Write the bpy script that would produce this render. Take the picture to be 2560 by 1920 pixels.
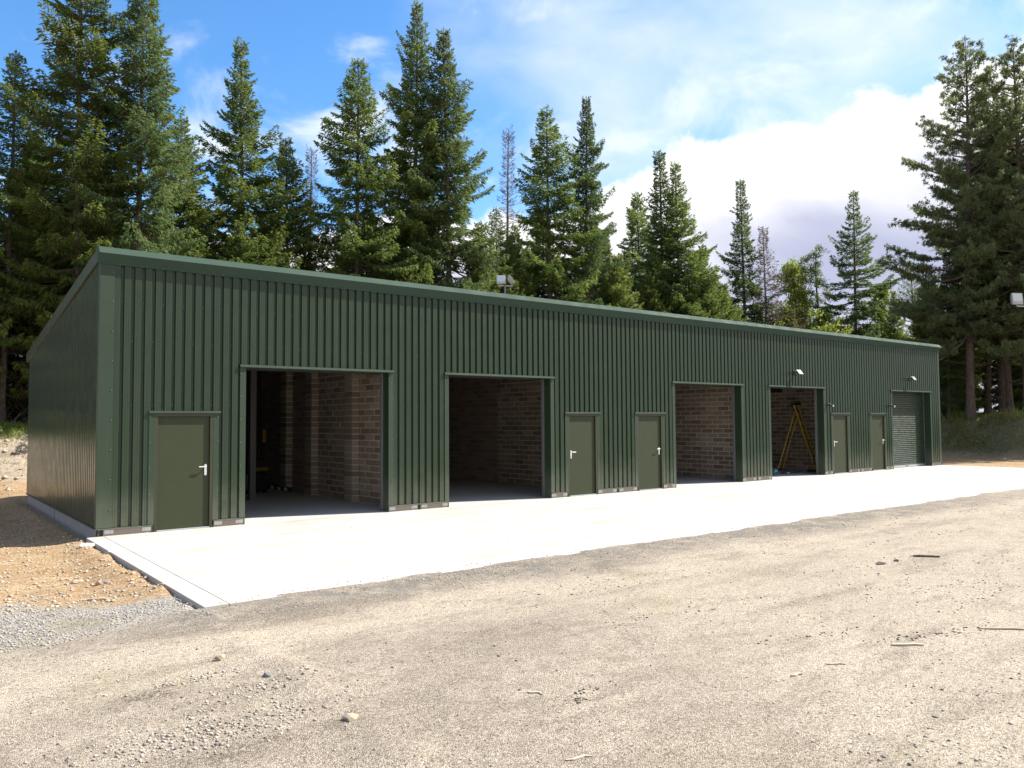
import bpy, math, random
import numpy as np
from mathutils import Vector, Matrix
D = bpy.data
for o in list(D.objects): D.objects.remove(o)
sc = bpy.context.scene
COL = sc.collection
rad = math.radians

# ------------------------------------------------------------------ camera
cam = D.cameras.new('camera'); camo = D.objects.new('camera', cam); COL.objects.link(camo)
cam.sensor_fit = 'HORIZONTAL'; cam.sensor_width = 36.0
cam.lens = 36.0*1981.43/2560.0
cam.clip_start = 0.05; cam.clip_end = 3000
PITCH, YAW, ROLL = .0473, .6611, -.0066
Fv = Vector((math.sin(YAW)*math.cos(PITCH), math.cos(YAW)*math.cos(PITCH), math.sin(PITCH)))
Rv = Vector((math.cos(YAW), -math.sin(YAW), 0)); Uv = Rv.cross(Fv)
R2 = Rv*math.cos(ROLL)+Uv*math.sin(ROLL); U2 = -Rv*math.sin(ROLL)+Uv*math.cos(ROLL)
M = Matrix((R2, U2, -Fv)).transposed().to_4x4()
M.translation = Vector((-2.773, -15.247, 1.936))
camo.matrix_world = M
sc.camera = camo

# ------------------------------------------------------------------ sun, sky, exposure
SUN = Vector((2.8, -1.0, 3.1)).normalized()
elev = math.asin(SUN.z); azim = math.atan2(SUN.x, SUN.y)
sl = D.lights.new('sun', 'SUN'); sl.energy = 5.0; sl.angle = rad(0.53); sl.color = (1.0, .955, .89)
so = D.objects.new('sun', sl); COL.objects.link(so)
so.rotation_euler = SUN.to_track_quat('Z', 'Y').to_euler(); so.location = (60, -20, 60)
sc.view_settings.view_transform = 'Standard'
sc.view_settings.look = 'None'
sc.view_settings.gamma = 1.0
sc.view_settings.use_curve_mapping = False
sc.view_settings.exposure = 1.12

class NT:
    """small helper around a node tree"""
    def __init__(s, tree):
        s.t = tree; s.n = tree.nodes; s.l = tree.links
    def node(s, kind, **kw):
        n = s.n.new(kind)
        for k, v in kw.items(): setattr(n, k, v)
        return n
    def put(s, sock, v):
        if v is None: return
        if isinstance(v, bpy.types.NodeSocket): s.l.new(v, sock)
        elif isinstance(v, (tuple, list)) and len(v) == 3 and sock.type == 'RGBA': sock.default_value = (*v, 1)
        else: sock.default_value = v
    def math(s, op, a, b=None, c=None, clamp=False):
        n = s.node('ShaderNodeMath', operation=op, use_clamp=clamp)
        s.put(n.inputs[0], a); s.put(n.inputs[1], b); s.put(n.inputs[2], c)
        return n.outputs[0]
    def mix(s, f, a, b, mode='MIX'):
        n = s.node('ShaderNodeMix', data_type='RGBA', blend_type=mode)
        s.put(n.inputs[0], f); s.put(n.inputs[6], a); s.put(n.inputs[7], b)
        return n.outputs[2]
    def noise(s, vec, scale, detail=4, rough=.55, dist=0.0):
        n = s.node('ShaderNodeTexNoise')
        n.inputs['Scale'].default_value = scale; n.inputs['Detail'].default_value = detail
        n.inputs['Roughness'].default_value = rough; n.inputs['Distortion'].default_value = dist
        if vec is not None: s.l.new(vec, n.inputs['Vector'])
        return n.outputs['Fac']
    def voro(s, vec, scale, feature='F1', out='Distance'):
        n = s.node('ShaderNodeTexVoronoi', feature=feature); n.inputs['Scale'].default_value = scale
        s.l.new(vec, n.inputs['Vector']); return n.outputs[out]
    def ramp(s, v, lo, hi, a=0.0, b=1.0, smooth=True):
        n = s.node('ShaderNodeMapRange', interpolation_type='SMOOTHSTEP' if smooth else 'LINEAR')
        s.put(n.inputs[0], v); n.inputs[1].default_value = lo; n.inputs[2].default_value = hi
        n.inputs[3].default_value = a; n.inputs[4].default_value = b
        return n.outputs[0]
    def map(s, vec, scale=(1, 1, 1), loc=(0, 0, 0)):
        n = s.node('ShaderNodeMapping'); s.l.new(vec, n.inputs[0])
        n.inputs['Scale'].default_value = scale; n.inputs['Location'].default_value = loc
        return n.outputs[0]
    def attr(s, name, out='Fac'):
        return s.node('ShaderNodeAttribute', attribute_name=name).outputs[out]
    def bump(s, h, dist=.01, strength=1.0):
        n = s.node('ShaderNodeBump'); n.inputs['Distance'].default_value = dist
        n.inputs['Strength'].default_value = strength; s.l.new(h, n.inputs['Height'])
        return n.outputs[0]

w = D.worlds.new('World'); sc.world = w; w.use_nodes = True
t = NT(w.node_tree); t.n.clear()
SKY_STRENGTH = .12
sky = t.node('ShaderNodeTexSky', sky_type='NISHITA'); sky.sun_disc = False
sky.sun_elevation = elev; sky.sun_rotation = azim
sky.altitude = 350; sky.air_density = 1.0; sky.dust_density = .1; sky.ozone_density = 3.0
dirn = t.node('ShaderNodeTexCoord').outputs['Generated']
sep = t.node('ShaderNodeSeparateXYZ'); t.l.new(dirn, sep.inputs[0])
X, Y, Z = sep.outputs
# cumulus bank whose top edge climbs towards the east
n1 = t.noise(t.map(dirn, (1, 1, 1.5)), 7.0, 9, .58, .25)
n2 = t.noise(t.map(dirn, (1, 1, 1.6), (3, 1, 2)), 2.6, 6, .55, .3)
edge = t.math('ADD', t.math('ADD', Z, t.math('MULTIPLY', X, -.041)), t.math('MULTIPLY', Y, .22))
edge = t.math('SUBTRACT', .408, edge)                                   # >0 inside the bank
edge = t.math('ADD', edge, t.math('MULTIPLY', t.math('SUBTRACT', n1, .5), .13))
edge = t.math('ADD', edge, t.math('MULTIPLY', t.math('SUBTRACT', n2, .5), .06))
bank = t.ramp(edge, -.003, .013)
shade = t.ramp(t.noise(t.map(dirn, (1, 1, 1.7), (7.4, 2, 5)), 2.6, 5, .48, .25), .40, .64)
shade = t.math('MULTIPLY', shade, t.ramp(edge, .03, .10))
bankcol = t.mix(shade, (4.75, 4.75, 4.8), (2.15, 2.3, 3.1))
# thin high veil
v1 = t.noise(t.map(dirn, (1.0, 1.0, 1.5), (1.3, .2, .7)), 2.6, 5, .48, .35)
v2 = t.noise(t.map(dirn, (1, 1, 2.0), (4, 4, 1)), 8.0, 6, .55, .3)
vv = t.math('ADD', t.math('MULTIPLY', v1, .8), t.math('MULTIPLY', v2, .2))
vv = t.math('ADD', vv, t.math('MULTIPLY', t.math('ADD', t.math('SUBTRACT', X, .52), t.math('MULTIPLY', t.math('SUBTRACT', Z, .405), 2.2)), .30))
veil = t.ramp(vv, .44, .80, 0, .85)
hs = t.node('ShaderNodeHueSaturation'); hs.inputs['Saturation'].default_value = 1.22; t.l.new(sky.outputs[0], hs.inputs['Color'])
c = t.mix(veil, hs.outputs[0], (3.75, 4.1, 4.5))
puff = t.ramp(t.noise(t.map(dirn, (1, 1, 1.5), (2.15, 5.3, .4)), 6.0, 7, .55, .4), .50, .70, 0, .85)
c = t.mix(puff, c, (4.0, 4.3, 4.6))
c = t.mix(bank, c, bankcol)
bg = t.node('ShaderNodeBackground'); t.l.new(c, bg.inputs[0]); bg.inputs[1].default_value = SKY_STRENGTH
wo = t.node('ShaderNodeOutputWorld'); t.l.new(bg.outputs[0], wo.inputs[0])

# ------------------------------------------------------------------ helpers
def tag(o, label=None, cat=None, group=None, kind=None):
    if label: o['label'] = label
    if cat: o['category'] = cat
    if group: o['group'] = group
    if kind: o['kind'] = kind
    return o
def empty(name, loc=(0, 0, 0), rz=0):
    o = D.objects.new(name, None); COL.objects.link(o); o.location = loc; o.rotation_euler = (0, 0, rz)
    o.empty_display_size = .3
    return o
def link(name, me, mat=None, parent=None, loc=(0, 0, 0), rot=(0, 0, 0)):
    o = D.objects.new(name, me); COL.objects.link(o)
    if mat is not None and not me.materials: me.materials.append(mat)
    o.parent = parent; o.location = loc; o.rotation_euler = rot
    return o
class MB:
    """collects faces, builds ONE mesh"""
    def __init__(s): s.v = []; s.f = []; s.m = []
    def add(s, vs, fs, mi=0):
        b = len(s.v); s.v += [tuple(p) for p in vs]
        s.f += [tuple(i+b for i in q) for q in fs]; s.m += [mi]*len(fs)
    def box(s, x0, x1, y0, y1, z0, z1, mi=0):
        s.add([(x0, y0, z0), (x1, y0, z0), (x1, y1, z0), (x0, y1, z0), (x0, y0, z1), (x1, y0, z1), (x1, y1, z1), (x0, y1, z1)],
              [(0, 3, 2, 1), (4, 5, 6, 7), (0, 1, 5, 4), (1, 2, 6, 5), (2, 3, 7, 6), (3, 0, 4, 7)], mi)
    def bar(s, a, b, wx, wy=None, up=(0, 0, 1), mi=0):
        """square bar from a to b"""
        wy = wx if wy is None else wy
        a = Vector(a); b = Vector(b); d = (b-a).normalized()
        u = d.cross(Vector(up))
        if u.length < 1e-4: u = d.cross(Vector((1, 0, 0)))
        u.normalize(); v = d.cross(u)
        vs = []
        for p in (a, b):
            for i, j in ((-1, -1), (1, -1), (1, 1), (-1, 1)): vs.append(p+u*i*wx/2+v*j*wy/2)
        s.add(vs, [(3, 2, 1, 0), (4, 5, 6, 7), (0, 1, 5, 4), (1, 2, 6, 5), (2, 3, 7, 6), (3, 0, 4, 7)], mi)
    def tube(s, pts, rs, n=8, mi=0, cap=True):
        pts = [Vector(p) for p in pts]; vs = []; fs = []
        up = Vector((0, 0, 1))
        for i, p in enumerate(pts):
            d = (pts[min(i+1, len(pts)-1)]-pts[max(i-1, 0)]).normalized()
            u = d.cross(Vector((.13, .97, .2))).normalized(); v = d.cross(u)
            for k in range(n):
                a = 2*math.pi*k/n; vs.append(p+(u*math.cos(a)+v*math.sin(a))*rs[i])
        for i in range(len(pts)-1):
            for k in range(n):
                k2 = (k+1) % n; fs.append((i*n+k, i*n+k2, (i+1)*n+k2, (i+1)*n+k))
        if cap:
            fs.append(tuple(reversed(range(n)))); fs.append(tuple((len(pts)-1)*n+k for k in range(n)))
        s.add(vs, fs, mi)
    def prism(s, prof, a0, a1, axis='x', mi=0):
        """closed 2-D profile [(p,q)] extruded along axis; for x the profile is (y,z), for y it is (x,z), for z it is (x,y)"""
        n = len(prof); vs = []
        for a in (a0, a1):
            for p, q in prof:
                vs.append((a, p, q) if axis == 'x' else (p, a, q) if axis == 'y' else (p, q, a))
        fs = [(i, (i+1) % n, n+(i+1) % n, n+i) for i in range(n)]
        fs += [tuple(reversed(range(n))), tuple(range(n, 2*n))]
        s.add(vs, fs, mi)
    def mesh(s, name, mats=(), smooth=False):
        me = D.meshes.new(name); me.from_pydata(s.v, [], s.f)
        for m in mats: me.materials.append(m)
        me.polygons.foreach_set('material_index', s.m)
        if smooth: me.polygons.foreach_set('use_smooth', [True]*len(s.f))
        import bmesh
        bm = bmesh.new(); bm.from_mesh(me); bmesh.ops.recalc_face_normals(bm, faces=bm.faces); bm.to_mesh(me); bm.free()
        me.update(); return me
    def obj(s, name, mat, parent=None, loc=(0, 0, 0), rot=(0, 0, 0), smooth=False, bevel=0):
        mats = mat if isinstance(mat, (list, tuple)) else [mat]
        o = link(name, s.mesh(name, mats, smooth), None, parent, loc, rot)
        if bevel:
            b = o.modifiers.new('bevel', 'BEVEL'); b.width = bevel; b.segments = 2; b.limit_method = 'ANGLE'
        return o
def np_mesh(name, V, Q, mat, attrs=None, nv=4, smooth=False):
    """fast mesh: V (n,3), Q (m,nv)"""
    me = D.meshes.new(name)
    V = np.asarray(V, np.float32); Q = np.asarray(Q, np.int32)
    me.vertices.add(len(V)); me.vertices.foreach_set('co', V.ravel())
    me.loops.add(Q.size); me.loops.foreach_set('vertex_index', Q.ravel())
    me.polygons.add(len(Q))
    me.polygons.foreach_set('loop_start', np.arange(0, Q.size, nv, dtype=np.int32))
    if smooth: me.polygons.foreach_set('use_smooth', np.ones(len(Q), bool))
    me.update(calc_edges=True)
    for k, a in (attrs or {}).items():
        at = me.attributes.new(k, 'FLOAT', 'POINT'); at.data.foreach_set('value', np.asarray(a, np.float32))
    for m in (mat if isinstance(mat, (list, tuple)) else [mat]): me.materials.append(m)
    return me

# value noise in numpy for the terrain
_rs = np.random.RandomState(7); _tab = _rs.rand(256, 256)
def vnoise(x, y, s):
    x = np.asarray(x)*s+1000; y = np.asarray(y)*s+1000
    xi = np.floor(x).astype(int); yi = np.floor(y).astype(int); fx = x-xi; fy = y-yi
    fx = fx*fx*(3-2*fx); fy = fy*fy*(3-2*fy)
    g = lambda a, b: _tab[a % 256, b % 256]
    return (g(xi, yi)*(1-fx)+g(xi+1, yi)*fx)*(1-fy)+(g(xi, yi+1)*(1-fx)+g(xi+1, yi+1)*fx)*fy
def fbm(x, y, s, o=4):
    r = 0; a = .5; tot = 0
    for i in range(o): r = r+a*vnoise(x+i*17.3, y-i*9.1, s); tot += a; a *= .5; s *= 2.03
    return r/tot
def sstep(x, a, b):
    u = np.clip((np.asarray(x, float)-a)/(b-a), 0, 1); return u*u*(3-2*u)

# ------------------------------------------------------------------ materials
def material(name):
    m = D.materials.new(name); m.use_nodes = True
    t = NT(m.node_tree); t.n.clear()
    out = t.node('ShaderNodeOutputMaterial'); p = t.node('ShaderNodeBsdfPrincipled')
    t.l.new(p.outputs[0], out.inputs[0]); t.out = out; t.p = p
    return m, t
def simple(name, col, rough=.5, metal=0., spec=.5, var=.12, nscale=6, bump=0., bscale=60):
    m, t = material(name)
    pos = t.node('ShaderNodeNewGeometry').outputs['Position']
    n = t.noise(pos, nscale, 5)
    c = t.mix(n, tuple(v*(1-var) for v in col), tuple(min(1, v*(1+var)) for v in col))
    t.l.new(c, t.p.inputs['Base Color'])
    r = t.ramp(t.noise(pos, nscale*3, 3), .3, .7, max(.02, rough-.06), min(1, rough+.06))
    t.l.new(r, t.p.inputs['Roughness'])
    t.p.inputs['Metallic'].default_value = metal; t.p.inputs['Specular IOR Level'].default_value = spec
    if bump: t.l.new(t.bump(t.noise(pos, bscale, 4), bump), t.p.inputs['Normal'])
    return m

def mk_green(name, col, rough=.34, dirt=1.0, spec=.36):
    m, t = material(name)
    pos = t.node('ShaderNodeNewGeometry').outputs['Position']
    big = t.noise(pos, .8, 4)
    c = t.mix(big, tuple(v*.93 for v in col), tuple(v*1.07 for v in col))
    oi = t.node('ShaderNodeObjectInfo').outputs['Random']                      # each sheet a touch different
    c = t.mix(t.ramp(oi, 0, 1, 0, .10), c, (col[0]*1.5, col[1]*1.35, col[2]*1.5))
    sepz = t.node('ShaderNodeSeparateXYZ'); t.l.new(pos, sepz.inputs[0])
    # dusty splash zone near the ground, dust with its own uneven edge
    dz = t.math('ADD', sepz.outputs[2], t.math('MULTIPLY', t.noise(pos, 3.0, 4), .9))
    dust = t.ramp(dz, .35, 1.5, .22*dirt, 0.0)
    streak = t.noise(t.map(pos, (22, 22, .35)), 1.0, 4)
    dust = t.math('ADD', dust, t.ramp(streak, .56, .82, 0, .05))
    c = t.mix(dust, c, (.27, .26, .20))
    t.l.new(c, t.p.inputs['Base Color'])
    r = t.ramp(t.noise(pos, 2.2, 5), .3, .7, rough-.05, rough+.07)
    t.l.new(t.math('ADD', r, t.math('MULTIPLY', dust, .3)), t.p.inputs['Roughness'])
    t.l.new(t.bump(t.noise(t.map(pos, (1, 1, .25)), 1.6, 1), .008, .12), t.p.inputs['Normal'])   # slight oil-canning
    t.p.inputs['Specular IOR Level'].default_value = spec
    return m
GREEN = mk_green('coated_green_steel', (.0200, .0370, .0185))
GABLE = mk_green('coated_green_gable', (.015, .034, .017), .19, .35, .5)
TRIM = mk_green('coated_green_trim', (.023, .041, .022), .5)
RIDGE = mk_green('matt_green_flashing', (.036, .062, .046), .75, 1.0, .12)
OLIVE = simple('olive_door_paint', (.028, .0355, .0135), .55, spec=.35, var=.08, nscale=2.5)
OLIVE2 = simple('olive_frame_paint', (.030, .031, .014), .45, var=.08)
STEEL = simple('galvanised_steel', (.52, .53, .54), .38, .75, var=.2, nscale=25)
SCREWM = simple('green_screw_caps', (.14, .18, .15), .4, .2)
GREYSTEEL = simple('grey_guide_steel', (.20, .20, .205), .45, .5, var=.15)
DARKSTEEL = simple('dark_primed_steel', (.030, .032, .034), .5, .2, var=.2)
LEGM = simple('grey_primer_steel', (.085, .082, .078), .6, var=.15)
ALU = simple('polished_aluminium_handle', (.85, .85, .84), .28, .55, var=.04)
BLACKP = simple('black_plastic', (.018, .018, .02), .4, var=.2)
WHITEP = simple('white_plastic', (.78, .79, .78), .35, var=.04)
GLASS = simple('lamp_glass', (.55, .60, .58), .12, .0, .8, var=.05)
LAMPGREY = simple('weathered_lamp_housing', (.42, .42, .39), .45, .1, var=.12)
YELLOW = simple('yellow_fibreglass', (.50, .31, .014), .45, var=.12)
MUST = simple('dull_mustard_paint', (.20, .105, .008), .55, var=.2)
TEAL = simple('teal_plastic', (.02, .16, .20), .4, var=.12)
RUBBER = simple('black_rubber', (.015, .015, .016), .6)
WOODGREY = simple('weathered_wood', (.33, .26, .19), .8, var=.35, nscale=18)
WOODPALE = simple('pale_split_wood', (.42, .35, .27), .75, var=.2, nscale=25)

def mk_concrete(name, lo, hi, stain=(.42, .33, .22), amt=.35, rough=.85, joints=False):
    m, t = material(name)
    pos = t.node('ShaderNodeNewGeometry').outputs['Position']
    c = t.mix(t.noise(pos, 1.1, 7, .6), lo, hi)
    c = t.mix(t.ramp(t.noise(t.map(pos, (.40, 1.5, 1)), 1.0, 8, .68), .47, .80, 0, amt), c, stain)
    c = t.mix(t.ramp(t.noise(pos, 38, 3), .60, .75, 0, .30), c, tuple(v*.55 for v in lo))
    t.l.new(c, t.p.inputs['Base Color']); t.p.inputs['Roughness'].default_value = rough
    t.p.inputs['Specular IOR Level'].default_value = .3
    h = t.math('ADD', t.math('MULTIPLY', t.noise(pos, 90, 4), .5), t.noise(t.map(pos, (140, 6, 1)), 1, 2))
    t.l.new(t.bump(h, .004, .5), t.p.inputs['Normal'])
    return m
CONC = mk_concrete('brushed_concrete', (.355, .338, .305), (.45, .432, .398), (.32, .245, .155), .8)
FLOORC = mk_concrete('floor_concrete', (.38, .37, .35), (.47, .46, .435), (.3, .26, .21), .3, .7)
PLINTH = mk_concrete('plinth_concrete', (.27, .22, .18), (.36, .30, .25), (.20, .14, .10), .4)
PLINTHG = mk_concrete('grey_plinth_concrete', (.25, .235, .22), (.33, .31, .29), (.20, .16, .12), .3)

m, t = material('pinkish_block'); BRICK = m
oi = t.node('ShaderNodeObjectInfo').outputs['Random']
tc = t.node('ShaderNodeNewGeometry').outputs['Position']
c = t.mix(t.ramp(oi, 0, 1, 0, 1, False), (.165, .128, .092), (.36, .29, .215))
c = t.mix(t.ramp(t.math('FRACT', t.math('MULTIPLY', oi, 7.31)), .55, 1, 0, .6), c, (.19, .118, .082))
c = t.mix(t.ramp(t.noise(tc, 14, 6, .65), .50, .78, 0, .6), c, (.30, .25, .20))
t.l.new(c, t.p.inputs['Base Color']); t.p.inputs['Roughness'].default_value = .92
t.l.new(t.bump(t.noise(tc, 70, 4), .006, .8), t.p.inputs['Normal'])
m, t = material('mortar'); MORTAR = m
tc = t.node('ShaderNodeNewGeometry').outputs['Position']
# far part of the walls: courses too dark and deep to pick apart are only colour here
t.l.new(t.mix(t.noise(tc, 9, 6), (.46, .405, .335), (.58, .52, .44)), t.p.inputs['Base Color'])
t.p.inputs['Roughness'].default_value = .95
t.l.new(t.bump(t.noise(tc, 45, 4), .008, .8), t.p.inputs['Normal'])
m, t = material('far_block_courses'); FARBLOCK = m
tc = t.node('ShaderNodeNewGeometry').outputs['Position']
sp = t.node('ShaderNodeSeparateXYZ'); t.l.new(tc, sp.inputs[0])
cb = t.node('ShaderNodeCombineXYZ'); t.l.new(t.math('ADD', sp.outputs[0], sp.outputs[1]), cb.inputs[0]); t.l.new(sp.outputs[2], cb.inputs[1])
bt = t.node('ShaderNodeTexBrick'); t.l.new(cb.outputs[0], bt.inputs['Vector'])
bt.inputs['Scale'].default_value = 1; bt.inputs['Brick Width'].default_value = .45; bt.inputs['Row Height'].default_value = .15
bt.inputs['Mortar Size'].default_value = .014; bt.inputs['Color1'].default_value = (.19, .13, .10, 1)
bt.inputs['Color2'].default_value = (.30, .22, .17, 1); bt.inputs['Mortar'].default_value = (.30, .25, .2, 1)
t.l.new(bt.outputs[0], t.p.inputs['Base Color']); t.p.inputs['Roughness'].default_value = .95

# foliage: colour from a per-spray random attribute
def mk_leaf(name, dark, mid, tip, trans=.28, gloss=.0):
    m = D.materials.new(name); m.use_nodes = True
    t = NT(m.node_tree); t.n.clear()
    a = t.attr('tint'); b = t.attr('age')
    c = t.mix(a, dark, mid); c = t.mix(b, c, tip)
    oi = t.node('ShaderNodeObjectInfo').outputs['Random']
    hs = t.node('ShaderNodeHueSaturation'); t.l.new(c, hs.inputs['Color'])
    t.l.new(t.ramp(oi, 0, 1, .487, .512, False), hs.inputs['Hue']); t.l.new(t.ramp(t.math('FRACT', t.math('MULTIPLY', oi, 5.7)), 0, 1, .82, 1.14, False), hs.inputs['Value'])
    c = hs.outputs[0]
    d = t.node('ShaderNodeBsdfDiffuse'); t.l.new(c, d.inputs[0])
    tr = t.node('ShaderNodeBsdfTranslucent'); t.l.new(t.mix(.35, c, tip), tr.inputs[0])
    g = t.node('ShaderNodeBsdfGlossy'); g.inputs['Roughness'].default_value = .45; g.inputs[0].default_value = (.5, .55, .5, 1)
    m1 = t.node('ShaderNodeMixShader'); m1.inputs[0].default_value = trans; t.l.new(d.outputs[0], m1.inputs[1]); t.l.new(tr.outputs[0], m1.inputs[2])
    lw = t.node('ShaderNodeLayerWeight'); lw.inputs[0].default_value = .25
    m2 = t.node('ShaderNodeMixShader'); t.l.new(t.math('MULTIPLY', lw.outputs[0], gloss), m2.inputs[0]); t.l.new(m1.outputs[0], m2.inputs[1]); t.l.new(g.outputs[0], m2.inputs[2])
    o = t.node('ShaderNodeOutputMaterial'); t.l.new(m2.outputs[0], o.inputs[0])
    return m
L_SPRUCE = mk_leaf('spruce_needles', (.085, .130, .038), (.155, .212, .056), (.29, .34, .080), .45)
L_BLUE = mk_leaf('blue_green_spruce_needles', (.078, .128, .054), (.135, .192, .070), (.23, .285, .090), .45)
L_PINE = mk_leaf('pine_needles', (.125, .160, .078), (.205, .245, .110), (.29, .33, .14), .5)
L_LARCH = mk_leaf('larch_needles', (.115, .160, .060), (.180, .230, .085), (.27, .31, .12), .4)
L_LIME = mk_leaf('fresh_green_leaves', (.18, .25, .050), (.27, .34, .070), (.38, .43, .10), .5)
L_BROWN = mk_leaf('browning_needles', (.120, .100, .068), (.180, .140, .095), (.25, .155, .10), .25)
L_GRASS = mk_leaf('grass_blades', (.14, .21, .040), (.22, .31, .06), (.36, .40, .13), .45)
L_MOSS = mk_leaf('heath_tufts', (.17, .18, .050), (.26, .275, .075), (.40, .38, .15), .45)
L_CONE = mk_leaf('spruce_cones', (.10, .055, .030), (.19, .105, .055), (.24, .15, .08), .0)
def mk_bark(name, a, b, c2):
    m, t = material(name)
    tc = t.node('ShaderNodeTexCoord').outputs['Object']
    n = t.noise(t.map(tc, (1, 1, .3)), 14, 6, .65)
    c = t.mix(t.ramp(n, .35, .68), a, b)
    c = t.mix(t.ramp(t.noise(tc, 1.6, 4), .5, .72, 0, .7), c, c2)
    t.l.new(c, t.p.inputs['Base Color']); t.p.inputs['Roughness'].default_value = .95
    t.p.inputs['Specular IOR Level'].default_value = .15
    t.l.new(t.bump(n, .03, .9), t.p.inputs['Normal'])
    return m
BARK = mk_bark('spruce_bark', (.075, .058, .045), (.19, .155, .125), (.23, .20, .17))
BARKR = mk_bark('pine_bark', (.080, .060, .050), (.175, .128, .102), (.17, .145, .128))
BARKD = mk_bark('dead_wood', (.17, .145, .13), (.30, .27, .245), (.24, .22, .20))

# ------------------------------------------------------------------ ground
LEN, DEP = 31.84, 9.2
APX0, APX1, APY = -.15, 31.95, -6.55
def axis(segs):
    out = []
    for a, b, st in segs:
        n = max(1, int(round((b-a)/st))); out += list(np.linspace(a, b, n, endpoint=False))
    return np.array(out)
gx = np.concatenate([-np.geomspace(900, 9, 26), axis([(-8, 13, .13), (13, 50, .38), (50, 75, 1.2)]), np.geomspace(76, 900, 22)])
gy = np.concatenate([-np.geomspace(900, 17, 22), axis([(-16, -7.2, .13), (-7.2, -6.1, .06), (-6.1, -3, .13), (-3, 20, .28), (20, 46, 1.0)]), np.geomspace(47, 900, 22)])
def back_rise(x, y):
    yb = 13.4+1.0*(fbm(x, y*0+3, .22, 3)-.5)*2
    return sstep(y-yb, 0, 4.2)
def right_rise(x, y):
    xb = 40.25+.36*(np.clip(y, -12, 12)-2.5)+.5*(fbm(x*0+5, y, .35, 3)-.5)*2
    return sstep(x-xb, 0, 2.6)
def height(x, y):
    x = np.asarray(x, float); y = np.asarray(y, float)
    h = -.04+.05*(fbm(x, y, .35, 4)-.5)+.02*(fbm(x, y, 2.1, 3)-.5)
    left = sstep(-x, .05, .8)*sstep(y, -6.8, -4.5)
    h = h-left*(.05+.05*fbm(x, y, 1.2, 3))
    h = h+.09*(fbm(x, y, 3.0, 3)-.55)*sstep(-x, .3, 1.0)*sstep(y, -5.5, -3.5)*(1-sstep(y, 9, 12))*.7
    h = h+np.where((x < APX0) & (y < -.2), .085*np.clip(1-(APX0-x)/.55, 0, 1)*sstep(fbm(x, y, 1.9, 3), .30, .68), 0)
    r = np.maximum(back_rise(x, y), right_rise(x, y))
    h = h+r*(1.85+.8*(fbm(x, y, .13, 4)-.5)+.25*(fbm(x, y, .7, 3)-.5))
    h = h+.5*r*(1-r)*(fbm(x, y, .9, 4)-.5)*2
    front = (y < APY) & (y > APY-1.2)
    h = np.where(front, h+((-.006+.02*(fbm(x, y, 1.4, 3)-.5))-h)*(1-np.clip((APY-y)/1.2, 0, 1))*sstep(x, -.6, .4), h)
    lap = (y >= APY) & (y < APY+.30) & (x > .3) & (x < APX1)
    h = np.where(lap, .030*(fbm(x, y, 1.6, 4)-.48)-.075*(y-APY), h)          # grit lapping over the slab edge
    near_ap = (x > APX0-.02) & (x < APX1+.02) & (y > np.where(x > .3, APY+.30, APY-.02)) & (y < DEP+.3)
    h = np.where(near_ap, np.minimum(h, -.12), h)
    return h
GX, GY = np.meshgrid(gx, gy)
GZ = height(GX, GY)
nyy, nxx = GX.shape
idx = np.arange(nyy*nxx).reshape(nyy, nxx)
Q = np.stack([idx[:-1, :-1], idx[:-1, 1:], idx[1:, 1:], idx[1:, :-1]], -1).reshape(-1, 4)
nz1 = fbm(GX, GY, .8, 4)-.5; nz2 = fbm(GX, GY, 2.6, 3)-.5
leftm = sstep(-GX, -.05, .25)
ylow = -4.75-1.0*sstep(GX, -1.9, -.2)
soil = leftm*sstep(GY+nz1*.9, ylow-.25, ylow+.35)
soil = np.maximum(soil, sstep(GX, APX1-.2, APX1+.3)*sstep(GY+nz1*1.5, -8, -5))
soil = np.maximum(soil, sstep(GY, 8.5, 9.5))
ytop = np.where(GX < -1, -6.55, -6.7)
grav = leftm*sstep(GY+nz1*.6+nz2*.4, -7.0, -6.45)*(1-sstep(GY+nz1*.9+nz2*.5, ylow-.1, ylow+.45))
# small gravel patches in the yard
for (cx, cy, rx, ry, a) in []:
    u = ((GX-cx)/rx)**2+((GY-cy)/ry)**2+nz2*1.6
    grav = np.maximum(grav, a*(1-sstep(u, .4, 1.2)))
rise = np.maximum(back_rise(GX, GY), right_rise(GX, GY))
rr = right_rise(GX, GY)
grass = sstep(rise+nz1*.35, .72, .95)*(1-sstep(GX, 25, 40)*.5)
moss = sstep(rr+nz1*.25, .02, .18)
track = sstep(GX, -1.5, -.2)*(1-sstep(GX+nz1*4, 14, 22))*sstep(GY+nz1*1.3, -7.6, -7.1)*(1-sstep(GY, -6.6, -6.4))
lightb = sstep(GY+nz1*.8, -9.2, -8.3)*(1-sstep(GY+nz1*.8, -7.9, -7.3))
lightb = np.maximum(lightb, .8*sstep(GX-GY*.3+nz1*2.0, 4.5, 7.5)*(1-sstep(GY, -9.0, -8.0)))
dark = np.zeros_like(GX)
for (cx, cy, rx, ry, a) in [(-1.32, -8.96, .30, .17, .9), (-.95, -10.35, .7, .16, .55), (-.85, -9.55, .5, .07, .5), (4.8, -11.75, .55, .10, .5), (.6, -7.3, 1.6, .35, .45), (3.8, -8.6, 1.5, .10, .35), (6.5, -9.0, 1.6, .16, .4), (9, -9.9, 1.4, .16, .5), (5.2, -10.3, 1.2, .10, .4), (1.7, -10.9, .35, .06, .6), (12, -8.2, 3, .22, .5)]:
    u = ((GX-cx)/rx)**2+((GY-cy)/ry)**2+nz2*1.2
    dark = np.maximum(dark, a*(1-sstep(u, .2, 1.3)))
m, t = material('yard_ground')
pos = t.node('ShaderNodeNewGeometry').outputs['Position']
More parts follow.
